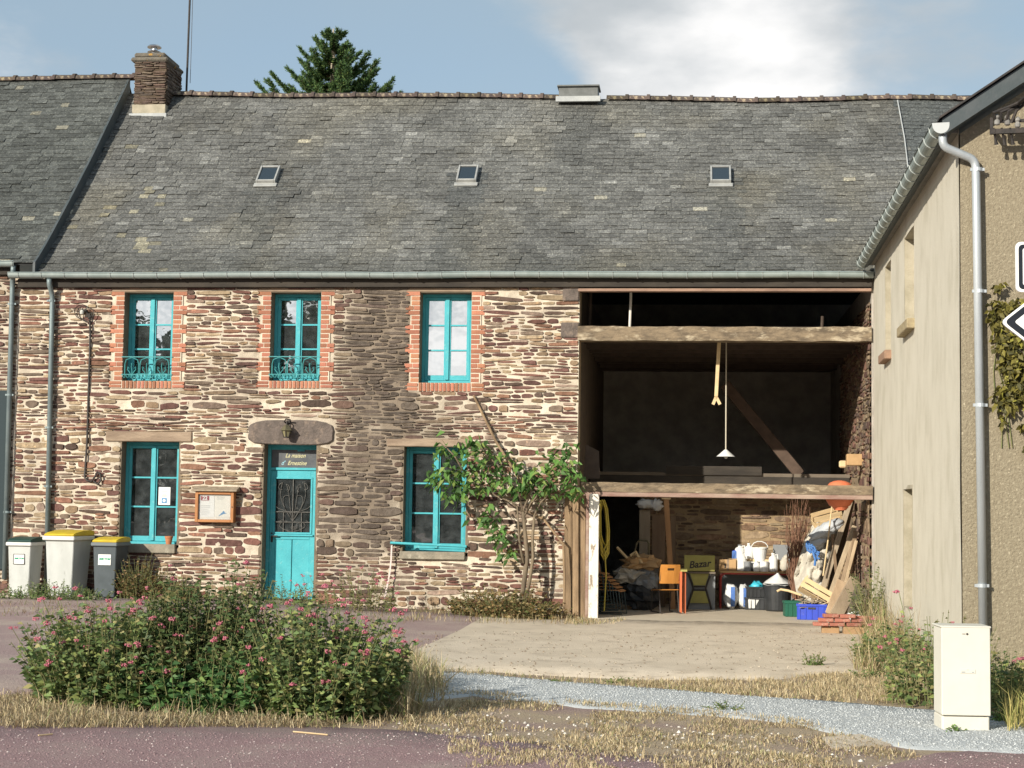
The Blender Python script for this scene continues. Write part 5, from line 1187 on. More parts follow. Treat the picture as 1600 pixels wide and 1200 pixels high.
t = thing('cloth_bundle', 'rolled grey cloth bundle with blue edge on the canvas', 'cloth', P(1290, 845, 28.7)); 
for (px, py, rx, rz_, sd) in ((1290, 832, .30, .12, 3), (1298, 822, .22, .09, 6), (1276, 850, .2, .1, 9)):
    vs, fs = blob((0, 0, 0), rx, .16, rz_, sd, .35, 18, 10, 2.5); m3 = Matrix.Rotation(R(-28), 3, 'Y'); c = P(px, py, 28.75); MB().add([c+m3 @ v for v in vs], fs).build('roll', M('grey_cloth', (.48, .50, .52), (.4, .42, .44), 6, 6, .95, .4), t, smooth=True)
t = thing('blue_rope', 'tangle of blue rope hanging over the canvas', 'rope', P(1272, 860, 28.4))
for k in range(5):
    mb = MB(); pts = [P(1263+rng.uniform(-3, 3), 848+rng.uniform(-3, 3), 28.5)]
    for q in range(6): pts.append(P(1262+q*3.2+rng.uniform(-4, 4), 852+q*4*(1 if k % 2 else .6)+rng.uniform(-5, 5), 28.42-.02*q))
    mb.tube(pts, .018, 6); mb.build('strand', m_rope, t)
mb = MB(); mb.tube([P(1270, 862, 28.35), P(1274, 874, 28.3), P(1273, 884, 28.28)], .022, 6); mb.build('strand', m_rope, t)
# planks leaning in the corner
PLK = [((1284, 926), (1337, 775), 28.1, 29.0, .09, .05, (1.1, 1.08, 1.05), 'wide grey plank edge leaning highest in the corner'), ((1298, 925), (1341, 782), 28.25, 29.15, .13, .05, (.28, .24, .2), 'dark wide plank just right of the grey one'),
       ((1297, 930), (1342, 822), 27.9, 28.5, .08, .04, (1.25, 1.2, 1.1), 'pale narrow plank in front of the dark plank'), ((1310, 930), (1343, 832), 28.0, 28.4, .06, .04, (.95, .85, .75), 'slim brown batten in the middle of the planks'),
       ((1324, 925), (1346, 830), 28.0, 28.3, .07, .04, (.75, .65, .55), 'short dark batten nearest the side wall'), ((1316, 930), (1340, 845), 27.8, 28.2, .05, .04, (1.35, 1.25, 1.1), 'pale thin lath among the leaning planks'),
       ((1297, 960), (1316, 908), 27.3, 27.6, .17, .03, (1.3, 1.15, 1.0), 'short tan board behind the blue crate'), ((1306, 962), (1337, 906), 27.1, 27.5, .21, .03, (.95, .9, .85), 'short wide weathered board beside the crate'), ((1318, 955), (1330, 905), 27.4, 27.7, .09, .03, (1.5, 1.35, .9), 'short yellowish board between two others'),
       ((1332, 968), (1350, 918), 26.9, 27.3, .22, .03, (.35, .36, .38), 'short dark grey panel next to the side wall'), ((1310, 926), (1300, 830), 28.0, 28.7, .05, .04, (.6, .5, .42), 'brown batten crossing behind the canvas')]
for a, b, ya, yb_, w_, th, s, lb in PLK:
    A = P(a[0], a[1], ya); A.z = max(A.z, FZ+.01); B = P(b[0], b[1], yb_); B.x = min(B.x, XR-.16)
    t = thing('plank', lb, 'plank', A, 'planks leaning in the barn corner'); mb = MB(); mb.bar(A, B, w_, th, (0, 1, .2), s); mb.build('board', m_plank, t, bevel=.005)
t = thing('cane', 'thin upright cane standing in front of the canvas', 'cane', P(1290, 885, 28.2)); mb = MB(); mb.tube([P(1286, 900, 28.1), P(1293, 850, 28.3), P(1300, 790, 28.6)], .013, 6); mb.build('stick', m_lath, t)
# buoy and bracket
c = P(1312, 771, 27.25); t = thing('float', 'faded orange plastic float hung behind the timber rail', 'float', c)
mb = MB(); mb.lathe([(.02, -.25), (.05, -.24), (.10, -.23), (.17, -.19), (.225, -.10), (.235, 0), (.215, .10), (.16, .17), (.09, .20), (.03, .21)], c, 22); mb.build('shell', m_orange, t, smooth=True)
mb = MB(); mb.lathe([(.13, -.205), (.135, -.195), (.10, -.235), (.09, -.25)], c+Vector((.01, 0, -.02)), 18); mb.build('rim', m_orange, t)
c = P(1332, 718, 28.1); mb = MB(); mb.bx(c.x-.1, c.y-.1, c.z-.1, XR-.05, c.y+.1, c.z+.09); o = mb.build('wall_bracket', M('tan_wood_block', (.5, .32, .16), (.4, .25, .12), 6, 6, .8), house, bevel=.01)  # block in a plain tan wood colour
mb = MB(); mb.bx(c.x-.22, c.y-.06, c.z-.14, c.x-.1, c.y+.06, c.z-.02); mb.build('wall_bracket', m_lath, house, bevel=.02)
# pendant lamp and hanging strut
c = P(1134, 708, 28.3); top = P(1134, 572, 28.3); t = thing('pendant_lamp', 'white conical lamp shade hanging on long cord in the barn', 'lamp', c)
mb = MB(); mb.tube([c+Vector((0, 0, .05)), (c.x, c.y, zb1-.04)], .012, 6); mb.build('cord', M('pale_cord', (.5, .45, .36)), t)
mb = MB(); mb.lathe([(.16, -.06), (.02, .06), (.016, .06), (.152, -.06)], c, 22); mb.build('shade', m_whitepl, t)
MB().lathe([(.01, -.01), (.035, -.05), (.03, -.085), (.01, -.095)], c, 12).build('bulb', m_sack, t)
a, b = P(1123, 560, 27.7), P(1119, 620, 27.7); t = thing('forked_strut', 'pale forked wooden strut hanging under the barn ceiling', 'strut', b)
mb = MB(); mb.bar(Vector((a.x+.01, a.y, zb1-.06)), b, .06, .06); mb.build('shaft', m_lath, t, bevel=.006)
mb = MB(); mb.bar(b, P(1114, 632, 27.7), .035, .05); mb.bar(b, P(1125, 632, 27.7), .035, .05); mb.build('fork', m_lath, t)
# leaning panel on the left, hose, boards at the back
t = thing('leaning_board', 'brown board leaning behind the left jamb above the rail', 'board', P(925, 745, 27.5)); mb = MB(); mb.prism([(P(912, 748, 27.5).x, P(912, 748, 27.5).z), (P(937, 748, 27.5).x, P(937, 748, 27.5).z), (P(936, 705, 27.5).x, P(936, 705, 27.5).z), (P(915, 694, 27.5).x, P(915, 694, 27.5).z)], .03, 'xz', 27.5); mb.build('board', m_brown, t)
t = thing('garden_hose', 'coil of yellow hose hanging inside the white post', 'hose', P(945, 830, 27.5))
for k in range(7):
    mb = MB(); xo, yo = rng.uniform(-3, 3), rng.uniform(-.06, .06); b_ = 868+rng.uniform(-22, 10)
    mb.tube([P(941+xo, 782, 27.45+yo), P(938+xo*.6, 800, 27.45+yo), P(938+xo, 835, 27.42+yo), P(941+xo, b_-8, 27.45+yo), P(945+xo, b_, 27.5+yo), P(950+xo, b_-10, 27.55+yo), P(951+xo, 830, 27.5+yo), P(948+xo, 795, 27.5+yo), P(943+xo, 781, 27.45+yo)], .012, 6); mb.build('coil', m_hose, t)
mb = MB(); mb.tube([P(945, 860, 27.5), P(947, 900, 27.5), P(944, 955, 27.4)], .012, 6); mb.build('coil', m_hose, t)
for px0, px1, y0, y1, Y, s, lb in ((998, 1016, 797, 925, 30.2, (.9, .9, .9), 'grey upright board below the plastic bag at back'), (1018, 1040, 803, 925, 30.3, (.62, .52, .46), 'broad brown board against the back wall'), (1047, 1056, 806, 925, 30.3, (.6, .52, .46), 'narrow board right of the orange brown pole')):
    a, b = P(px0, y1, Y), P(px1, y0, Y); t = thing('upright_board', lb, 'board', (a.x, Y, FZ), 'boards against the back wall'); mb = MB(); mb.box(((a.x+b.x)/2, Y, (FZ+b.z)/2), (b.x-a.x, .04, b.z-FZ), (R(-2), 0, 0), s); mb.build('board', m_plank, t, bevel=.004)
t = thing('upright_pole', 'orange brown square pole up to the timber rail', 'pole', FL(1050, 935)); a, b = P(1052, 930, 29.6), P(1041, 779, 29.6); mb = MB(); mb.bar((a.x, a.y, FZ), b, .09, .06, (0, 1, 0), (1.1, .75, .5)); mb.build('pole', m_plank, t); mb = MB(); mb.box(b, (.16, .1, .03)); mb.build('cap_plate', m_lath, t)
t = thing('plastic_bag', 'torn pale plastic bag draped over the grey board', 'bag', P(1016, 788, 30.0)); mb = MB(); mb.add(*blob(P(1009, 787, 30.1), .16, .08, .08, 6, .6)); mb.add(*blob(P(1026, 789, 30.1), .12, .08, .1, 12, .6)); mb.build('film', m_sack, t, smooth=True)
# school chairs
def chair(label, loc, rz, s=1.0, group=None, metal=None, ply=None):
    t = thing('school_chair', label, 'chair', loc, group, True, rz); metal = metal or m_iron; ply = ply or m_ply
    sh, sw, sd = .40*s, .36*s, .36*s
    mb = MB(); n = 8; vs = []
    for k in range(n+1):
        q = k/n; y = -sd/2+sd*q; z = sh-.012*math.sin(q*3.14)-(.03*(1-q/.2)**2 if q < .2 else 0)
        vs += [(-sw/2, y, z), (sw/2, y, z), (sw/2, y, z-.012), (-sw/2, y, z-.012)]
    fs = [(4*k+j, 4*k+(j+1) % 4, 4*k+4+(j+1) % 4, 4*k+4+j) for k in range(n) for j in range(4)]+[(0, 1, 2, 3), (4*n+3, 4*n+2, 4*n+1, 4*n)]
    mb.add(vs, fs).build('seat', ply, t)
    mb = MB(); zb_, zt_ = sh+.10*s, sh+.42*s; yb_ = sd/2+.02; vs = []; n = 6
    cells = [(-sw/2, -.06*s), (-.06*s, .06*s), (.06*s, sw/2)]
    def bp(x, z): return yb_-.05*(1-(x/(sw/2))**2)*-.6+(z-zb_)*.18
    zs = [zb_, zt_-.1*s, zt_-.06*s, zt_]; xs_ = [-sw/2, -sw/4, -.06*s, .06*s, sw/4, sw/2]
    for f in (0, .012):
        for z in zs:
            for x in xs_: vs.append((x*(.94 if z == zs[-1] else 1), bp(x, z)+f, z))
    nx = len(xs_); N2 = nx*len(zs); fs = []
    for j in range(3):
        for i in range(nx-1):
            if j == 1 and i == 2: continue
            a = j*nx+i; fs += [(a, a+1, a+nx+1, a+nx), (N2+a+nx, N2+a+nx+1, N2+a+1, N2+a)]
    bd = [i for i in range(nx)]+[j*nx+nx-1 for j in range(1, 4)]+[3*nx+i for i in range(nx-2, -1, -1)]+[j*nx for j in (2, 1)]
    fs += [(bd[k], bd[(k+1) % len(bd)], N2+bd[(k+1) % len(bd)], N2+bd[k]) for k in range(len(bd))]
    mb.add(vs, fs).build('backrest', ply, t)
    for sx in (-1, 1):
        mb = MB(); x = sx*(sw/2-.012)
        mb.tube([(x, -sd/2+.03, sh-.02), (x, -sd/2-.02, .014), (x, sd/2+.08, .014), (x, sd/2+.11, .014)], .011, 8); mb.tube([(x, sd/2+.06, .014), (x, sd/2-.02, sh-.02), (x, sd/2+.035, sh+.15*s), (x, sd/2+.07, sh+.36*s)], .011, 8); mb.tube([(x, -sd/2+.03, sh-.022), (x, sd/2-.02, sh-.022)], .011, 8); mb.build('side_frame', metal, t)
    mb = MB(); mb.tube([(-sw/2+.012, 0, sh-.03), (sw/2-.012, 0, sh-.03)], .010, 8); mb.build('crossbar', metal, t)
    return t
p = FL(1042, 958); chair('single orange plywood school chair caught by the sun', p+Vector((-.04, .1, .002)), R(202), 1.0)
m_ctub = M('dark_teal_tube', (.03, .05, .055), rough=.5)
p = FL(962, 962); st0 = chair('brown plywood school chair, lowest of the nested stack', p+Vector((-.08, .35, .002)), R(78), 1.05, 'nested school chairs', m_ctub, m_plyd)
words = ['second', 'third', 'fourth', 'fifth', 'topmost']
for k in range(5):
    c = copy_tree(st0); c.location = st0.location+Vector((-.055*(k+1), .02, .055*(k+1))); c['label'] = f'brown plywood school chair, {words[k]} from the bottom of the nested stack' if k < 4 else 'brown plywood school chair, topmost of the nested stack'
t = thing('crumpled_sheeting', 'crumpled tan sheeting heaped behind the stacked chairs', 'sheeting', FL(998, 940)); 
for (px, py, rx, rz_, sd, mt) in ((1000, 880, .32, .14, 4, m_card), (985, 898, .3, .16, 7, m_cloth), (1008, 905, .25, .2, 11, m_greypl), (1000, 930, .34, .24, 15, m_blackpl)):
    c = P(px, py, 29.2); MB().add(*blob(c, rx, .25, rz_, sd, .55, 18, 10, 2.4)).build('fold', mt, t)
mb = MB(); mb.tube([P(964, 855, 29), P(980, 872, 29)], .025, 6); mb.tube([P(985, 868, 29), P(993, 862, 29), P(1003, 880, 29)], .03, 6); mb.build('stick', m_lath, t)
t = thing('trolley_frame', 'bent pale tube frame standing behind the sheeting', 'frame', FL(1005, 935)); mb = MB(); mb.tube([P(990, 868, 29.5), P(995, 848, 29.5), P(1000, 844, 29.5), P(1011, 845, 29.5), P(1014, 850, 29.5), P(1012, 900, 29.5)], .018, 8); mb.build('tube', m_brass, t)
# second little table leg pair, sign, folding chair
t = thing('small_table', 'small side table with orange red legs beside the chair', 'table', FL(1067, 955)); ya = 28.4; a, b = P(1064, 893, ya), P(1070, 893, ya)
mb = MB(); mb.bx(a.x-.03, ya-.02, a.z, b.x+.04, ya+.5, a.z+.03); mb.build('tabletop', m_olive, t)
for q, yy in ((a.x, ya), (b.x, ya+.08), (b.x, ya+.45), (a.x, ya+.45)): mb = MB(); mb.bar((q, yy, FZ), (q, yy, a.z), .05, .04); mb.build('leg', m_red_t if yy > ya+.1 else M('orange_red_paint', (.5, .13, .05), rough=.5), t)
ys = 29.6; a, b = P(1069, 892, ys), P(1117, 868, ys); t = thing('bazaar_sign', 'olive yellow board with hand painted black lettering on table', 'sign', ((a.x+b.x)/2, ys, a.z)); mb = MB(); mb.bx(a.x, ys, a.z, b.x, ys+.03, b.z); mb.build('board', m_olive, t, bevel=.004)
text('Bazar', .17, ((a.x+b.x)/2, ys-.003, (a.z+b.z)/2-.02), m_iron, t, shear=.25, bold=.004, rot=(math.pi/2, R(-6), 0))
t = thing('folding_chair', 'folded chair with yellow panels under the lettered board', 'chair', FL(1093, 945)); y5 = 29.62
x0, x1, zt_, zb_ = P(1073, 900, y5).x, P(1113, 900, y5).x, P(1090, 894, y5).z, P(1090, 944, y5).z; xm = (x0+x1)/2; hw = (x1-x0)/2; zm = (zt_+zb_)/2
mb = MB()
mb.bx(x0-.05, y5+.06, FZ, x1+.05, y5+.09, zt_); mb.build('back_board', m_greypl, t)
for zs_, zmid in ((zt_-.02, zm+.05), (zb_+.02, zm-.05)): mb = MB(); mb.prism([(xm-hw*.75, zs_), (xm-hw*.45, zmid), (xm+hw*.45, zmid), (xm+hw*.75, zs_)], .02, 'xz', y5); mb.build('panel', m_olive, t)
for s in (-1, 1): mb = MB(); mb.tube([(xm+s*hw*.95, y5-.01, FZ+.01), (xm+s*hw*.62, y5-.01, zm-.1), (xm+s*hw*.48, y5-.01, zm), (xm+s*hw*.62, y5-.01, zm+.1), (xm+s*hw*.95, y5-.01, zt_)], .016, 8); mb.build('leg', m_iron, t)
mb = MB(); mb.tube([(xm-hw*.5, y5-.01, zm+.03), (xm+hw*.5, y5-.01, zm+.03)], .012, 6); mb.tube([(xm-hw*.5, y5-.01, zm-.03), (xm+hw*.5, y5-.01, zm-.03)], .012, 6); mb.build('crossbar', m_iron, t)
# carrying the lettered board: a plain trestle shelf
mb = MB(); a, b = P(1068, 893, ys), P(1118, 893, ys); mb.bx(a.x, ys-.02, a.z-.03, b.x, ys+.4, a.z-.001); sht = thing('shelf_board', 'plain dark shelf under the lettered board', 'shelf', ((a.x+b.x)/2, ys, a.z-.03)); mb.build('board', m_darkwood, sht)
for s in (a.x+.02, b.x-.02): mb = MB(); mb.bx(s-.02, ys+.3, FZ, s+.02, ys+.34, a.z-.03); mb.build('leg', m_darkwood, sht)
# brushwood standing by the table
t = thing('brushwood', 'bundle of reddish brown dry twigs standing beside the table', 'brushwood', FL(1244, 950)); mb = MB()
for k in range(120):
    px = rng.uniform(1238, 1252); a = P(px, 935, 29.2+rng.uniform(-.2, .3)); pts = [a]; x, z = a.x, a.z; h_ = rng.uniform(.5, 1.75)
    lx = rng.uniform(-.16, .2)
    for q in range(4): pts.append(Vector((a.x+lx*(q+1)/4+rng.uniform(-.06, .06), a.y+rng.uniform(-.05, .05), a.z+h_*(q+1)/4)))
    mb.tube(pts, [.009, .008, .006, .005, .003], 4, False)
tag(mb.build('twigs', m_twig, t), kind='stuff')
# loose bricks and timber by the side wall
bk = {}
m_paver = M('old_red_paver', (.36, .14, .10), (.28, .11, .08), 9, 6, .9, .6, 40, attr=True, dirt=(.42, .26, .2), dscale=9, dlo=.55, dhi=.7)
def lay(px, py, Y, rz, w_=.22, d_=.11, h_=.05, label=''):
    c = P(px, py, Y); t = thing('brick', label, 'brick', c, 'loose red bricks by the side wall', True, rz); s = rng.uniform(.8, 1.25); mb = MB(); mb.box((0, 0, 0), (w_, d_, h_), (rng.uniform(-.05, .05), rng.uniform(-.08, .08), 0), (s, s, s)); mb.build('block', m_paver, t, bevel=.008)
Yk = 24.6
gzk = gz(2.3)
def stackrow(px0, n, z, lab, Y=Yk, dx=.235):
    x0 = P(px0, 980, Y).x
    for k in range(n):
        lb_ = (('leftmost ' if k == 0 else 'rightmost ' if k == n-1 else 'second ' if k == 1 else 'third ')+lab) ; t = thing('brick', lb_, 'brick', (x0+k*dx, Y+rng.uniform(-.03, .03), z), 'loose red bricks by the side wall', True, rng.uniform(-.12, .12)); s = rng.uniform(.8, 1.3); mb = MB(); mb.box((0, 0, .027), (.22, .16, .052), None, (s, s, s)); mb.build('block', m_paver, t, bevel=.008)
stackrow(1290, 3, gzk+.17, 'red brick in upper row of pile on the timber block'); stackrow(1282, 4, gzk+.11, 'red brick in lower row of pile on the timber block'); stackrow(1298, 2, gzk+.23, 'red brick capping the left of the brick pile'); stackrow(1343, 2, gzk+.20, 'red brick on the right end of the pile', Yk+.15)
t = thing('timber_block', 'short squared timber lying under the loose bricks', 'timber', (P(1315, 990, Yk).x, Yk, gzk)); xa, xb_ = P(1284, 985, Yk).x, P(1345, 985, Yk).x; mb = MB(); mb.bx(xa+.3, Yk-.12, gzk-.005, xb_+.1, Yk+.1, gzk+.108); mb.bx(xa, Yk-.02, gzk-.005, xa+.25, Yk+.12, gzk+.1); mb.build('timber', M('raw_timber', (.38, .24, .13), (.3, .19, .1), 6, 6, .85, .3), t, bevel=.008)
t = thing('white_rag', 'crumpled white rag lying behind the brick pile', 'rag', P(1338, 962, 25.4)); MB().add(*blob(P(1337, 964, 25.4), .13, .1, .07, 5, .5)).build('cloth', m_whitepl, t, smooth=True)
# ---------------------------------------------------------------- plants
m_leaf = M('green_leaf', (1, 1, 1), rough=.55, attr=True, trans=.28, spec=.25); m_stem = M('green_brown_stem', (.14, .17, .06), (.19, .17, .08), 9, 3, .85); m_bark = M('grey_brown_bark', (.22, .17, .115), (.13, .10, .07), 9, 7, .95, .6, 30, stretch=(1, 1, .3))
m_straw = M('dry_grass', (1, 1, 1), rough=.8, attr=True, trans=.25, spec=.2); m_flower = M('pink_valerian_flower', (.55, .13, .20), (.62, .24, .28), 60, 2, .7, trans=.2); m_needle = M('fir_needles', (1, 1, 1), rough=.6, attr=True, trans=.12, spec=.2)
def leaves(name, c, d, ln, wd, col, mat, parent=None, kind=None, droop=.0):
    """folded rhombic leaves: base points c, directions d, lengths, widths, colours"""
    c, d = np.asarray(c, float), np.asarray(d, float); n = len(c); d = d/np.linalg.norm(d, axis=1, keepdims=True)
    up = nr.normal(size=(n, 3)); side = np.cross(d, up); side /= np.linalg.norm(side, axis=1, keepdims=True)+1e-9; nrm = np.cross(side, d)
    ln, wd = np.broadcast_to(ln, n)[:, None], np.broadcast_to(wd, n)[:, None]
    tip = c+d*ln; tip[:, 2] -= droop*ln[:, 0]; mid = c+d*ln*.45+nrm*wd*.18
    V = np.stack([c, mid+side*wd*.5, tip, mid-side*wd*.5], 1).reshape(-1, 3); F = np.arange(4*n).reshape(n, 4)
    T = np.concatenate([F[:, [0, 1, 2]], F[:, [0, 2, 3]]]); C = np.repeat(np.asarray(col, float), 4, axis=0)
    return npmesh(name, V, T, mat, parent, C, kind)
def blades(name, base, h, lean, w_, col, mat, parent=None, kind=None):
    """grass blades: two-segment bent strips"""
    base = np.asarray(base, float); n = len(base); h = np.broadcast_to(h, n); a = nr.uniform(0, 6.283, n); l_ = np.abs(nr.normal(0, lean, n)); b = nr.uniform(0, 6.283, n)
    dx, dy = np.cos(a)*l_*h, np.sin(a)*l_*h; sx, sy = np.cos(b)*w_*.5, np.sin(b)*w_*.5; z0 = np.zeros(n)
    S = np.stack([sx, sy, z0], 1); m = base+np.stack([dx*.35, dy*.35, h*.6], 1); t = base+np.stack([dx, dy, h*np.sqrt(np.maximum(.1, 1-np.minimum(l_, .95)**2))], 1)
    V = np.stack([base-S, base+S, m+S*.8, m-S*.8, t], 1).reshape(-1, 3); q = np.arange(n)[:, None]*5
    T = np.concatenate([q+[0, 1, 2], q+[0, 2, 3], q+[3, 2, 4]]); C = np.repeat(np.asarray(col, float), 5, axis=0)
    return npmesh(name, V, T, mat, parent, C, kind)
def mixcols(n, pal, var=.25):
    p = np.array([c for c, _ in pal]); w_ = np.array([k for _, k in pal], float); i = nr.choice(len(p), n, p=w_/w_.sum()); return p[i]*nr.uniform(1-var, 1+var, (n, 1))
GREEN = [((.13, .19, .07), 4), ((.18, .25, .085), 4), ((.095, .14, .06), 3), ((.27, .31, .10), 3), ((.33, .30, .13), 2)]
STRAW = [((.56, .45, .27), 5), ((.46, .36, .21), 4), ((.64, .54, .35), 3), ((.34, .26, .16), 3), ((.34, .34, .16), 1)]
fl_m = []
for k in range(4):
    mb = MB()
    for q in range(16):
        v = Vector((rng.gauss(0, 1), rng.gauss(0, 1), rng.gauss(.2, .7))).normalized()*rng.uniform(.6, 1); c = Vector((v.x*.026, v.y*.026, v.z*.017)); a = v.cross(Vector((.3, .2, 1))).normalized()*.008; b = v.cross(a).normalized()*.008
        mb.add([c+a, c+b, c-a, c-b, c+v*.012], [(0, 1, 4), (1, 2, 4), (2, 3, 4), (3, 0, 4)])
    fl_m.append(mb.mesh('flower_head', m_flower))
def valerian(label, cx_, cy_, rx, ry, h_, nst, flw, pal=GREEN, lsize=(.045, .085), dens=15, group=None, name='valerian_shrub', spread=.35, tallflower=.18, cat='shrub'):
    z0 = gz(cx_); t = thing(name, label, cat, (cx_, cy_, z0), group)
    C, D, LN, CO = [], [], [], []; sm = MB(); nf = 0; tops = []
    for k in range(nst):
        a = rng.uniform(0, 6.283); r_ = math.sqrt(rng.random()); bx_, by = cx_+rx*r_*math.cos(a), cy_+ry*r_*math.sin(a)
        hh = h_*(1-.55*r_**2.2)*rng.uniform(.6, 1.02)*(1+.25*fbm(bx_*2.2, by*2.2, 3)); is_f = rng.random() < flw
        if is_f: hh = min(hh*1.04+tallflower*rng.random(), h_*1.12)
        lx, ly = spread*r_*math.cos(a)*hh+rng.gauss(0, .05), spread*r_*math.sin(a)*hh*.6+rng.gauss(0, .05)
        b0 = Vector((bx_, by, gz(bx_)-.02)); pt = lambda s: b0+Vector((lx*s*s, ly*s*s, hh*s))
        sm.tube([pt(0), pt(.5), pt(1)], [.004, .0035, .0025], 4, False)
        sh = nr.uniform(.75, 1.25)
        for q in range(dens):
            s = .12+.88*(q+rng.random())/dens
            if is_f and s > .9: continue
            p = pt(s); aa = rng.uniform(0, 6.283)
            C.append(p); D.append((math.cos(aa), math.sin(aa), rng.uniform(-.1, .8))); LN.append(rng.uniform(*lsize)*(1.1-.35*s)); 
        CO.append(sh)
        if is_f: tops.append(pt(1))
        elif rng.random() < .15: pass
    n = len(C); col = mixcols(n, pal)
    leaves('foliage', C, D, np.array(LN), np.array(LN)*.5, col, m_leaf, t, 'stuff', .25)
    tag(sm.build('stems', m_stem, t), kind='stuff')
    for p in tops:
        for j in range(rng.choice((1, 1, 2))):
            s = rng.uniform(.6, 1.15); link('flower_head', rng.choice(fl_m), t, Matrix.Translation(p+Vector((rng.gauss(0, .02), rng.gauss(0, .02), rng.gauss(.0, .015)))) @ Matrix.Rotation(rng.uniform(0, 6), 4, 'Z') @ Matrix.Scale(s, 4))
    return t
def gx(px, Y): return P(px, 1000, Y).x
valerian('broad pink valerian shrub at the left of the flower bed', gx(180, 13.7), 13.7, .64, .66, .88, 520, .2, dens=28, spread=.42, lsize=(.035, .11))
DARKG = [((.08, .125, .045), 5), ((.11, .155, .055), 4), ((.16, .17, .06), 2), ((.24, .2, .09), 2)]
valerian('tall dense dark green shrub rising in the middle of the bed', gx(312, 13.95), 13.95, .62, .62, 1.2, 520, .02, DARKG, (.05, .085), 38, spread=.25, name='leafy_shrub')
valerian('wide valerian shrub with pale pink heads at the right of the bed', gx(490, 13.8), 13.8, .68, .66, .96, 560, .15, dens=28, spread=.40, lsize=(.035, .11))
valerian('low broad leaved plant at the front of the flower bed', gx(330, 13.4), 13.4, .95, .32, .55, 300, .03, [((.07, .15, .05), 3), ((.10, .19, .06), 2), ((.15, .22, .06), 1)], (.07, .13), 10, name='leafy_plant', cat='plant')
# taller sparse flowering stems before the wall
valerian('sparse pink valerian growing between door and lower right window', gx(545, 25.9), 25.9, .75, .25, .62, 70, .5, [((.16, .16, .06), 3), ((.22, .18, .08), 2), ((.09, .11, .04), 2)], (.05, .08), 8)
valerian('thin grey green weeds standing before the turquoise door', gx(455, 26.2), 26.2, .42, .12, .52, 36, .0, [((.20, .21, .12), 3), ((.13, .15, .07), 2)], (.04, .07), 10, name='door_weed', cat='weed')
BROWN = [((.17, .105, .05), 4), ((.25, .17, .07), 3), ((.12, .10, .04), 3), ((.10, .12, .04), 2)]
valerian('brown drying shrub at the wall right of the dark bin', gx(212, 26.3), 26.4, .32, .22, .75, 120, .0, BROWN, (.05, .08), 12, name='dry_shrub')
valerian('reddish brown low shrub below the notice board', gx(265, 26.3), 26.3, .5, .25, .42, 110, .0, [((.28, .13, .06), 3), ((.16, .10, .05), 3), ((.10, .12, .04), 2)], (.04, .07), 12, name='dry_shrub')
valerian('straggly brown green shrub at the foot of the climbing tree', gx(790, 26.2), 26.25, .85, .36, .52, 260, .0, BROWN+[((.33, .25, .12), 4)], (.06, .1), 11, name='dry_shrub', spread=.6)
valerian('green weeds with white flecks in front of the pale bins', gx(75, 25.6), 25.7, 1.0, .22, .33, 150, .0, [((.10, .17, .05), 4), ((.17, .24, .08), 2), ((.28, .30, .2), 1)], (.04, .06), 10, name='green_weeds', cat='weeds')
# right hand corner
Yr = 18.2
valerian('flowering valerian behind the cream cabinet', PU(1478, 1000, 16.0).x-.25, 15.9, .5, .5, .92, 110, .16, GREEN+[((.22, .2, .08), 4)], (.05, .09), 13)
valerian('dark leafy weeds right of the cream cabinet', PU(1585, 1000, 15.2).x-.25, 15.3, .45, .4, .70, 110, .04, GREEN, (.05, .085), 13, name='leafy_shrub')
valerian('green bushy weed by the loose bricks', PX if False else P(1362, 930, 25.2).x, 25.2, .22, .35, 1.15, 60, .0, [((.13, .16, .07), 3), ((.2, .2, .09), 2)], (.05, .09), 12, name='corner_weed', cat='weed')
valerian('small green weed in the gravel at the cabinet foot', G(1489, 1141).x, G(1489, 1143).y-.02, .06, .04, .09, 14, .0, [((.16, .26, .07), 1)], (.03, .05), 7, name='gravel_weed', cat='weed')
valerian('small green weed on the shaded side of the cabinet', G(1562, 1128).x, G(1562, 1128).y, .06, .05, .14, 16, .0, [((.16, .26, .07), 1)], (.03, .05), 7, name='gravel_weed', cat='weed')
for px, py, hh, lb in ((1272, 1040, .22, 'tuft of green weed on the concrete beside the dry grass'), (1352, 1060, .18, 'little green weed at the edge of the dry grass'), (965, 1066, .08, 'low green weed on the concrete edge above the gravel'), (1135, 1110, .12, 'small weed in the middle of the gravel path'), (870, 1066, .06, 'flat green weed at the far gravel edge')):
    p = G(px, py); valerian(lb, p.x, p.y, .12, .08, hh, 18, 0, [((.13, .2, .06), 2), ((.2, .22, .08), 1)], (.03, .055), 7, name='ground_weed', cat='weed')
# grass
def px_region(poly, n, noise_s=1.0, thr=-.2):
    """random ground points inside a polygon traced on the ground"""
    g = [G(*q) for q in poly]; X = np.array([q.x for q in g]); Y = np.array([q.y for q in g]); out = []
    m = len(X)
    while len(out) < n:
        x = nr.uniform(X.min(), X.max()); y = nr.uniform(Y.min(), Y.max()); ins = False
        for i in range(m):
            j = i-1
            if (Y[i] > y) != (Y[j] > y) and x < (X[j]-X[i])*(y-Y[i])/(Y[j]-Y[i])+X[i]: ins = not ins
        if ins and fbm(x*noise_s, y*noise_s, 3, 3)+nr.uniform(-.25, .25) > thr: out.append((x, y, gz(x)))
    return np.array(out)
def grass(poly, n, h0, h1, lean=.7, w_=.007, pal=STRAW, thr=-.2, ns=1.0, name='dry_grass', label=None):
    b = px_region(poly, n, ns, thr); h = nr.uniform(h0, h1, n)*(1+.5*nr.random(n)**3)
    return blades(name, b, h, lean, w_, mixcols(n, pal), m_straw, None, 'stuff')
grass([(-60, 1140), (-60, 1085), (60, 1090), (300, 1105), (640, 1090), (690, 1098), (760, 1100), (640, 1140), (350, 1137)], 9000, .02, .09, 1.2, pal=STRAW+[((.26, .19, .11), 5)])
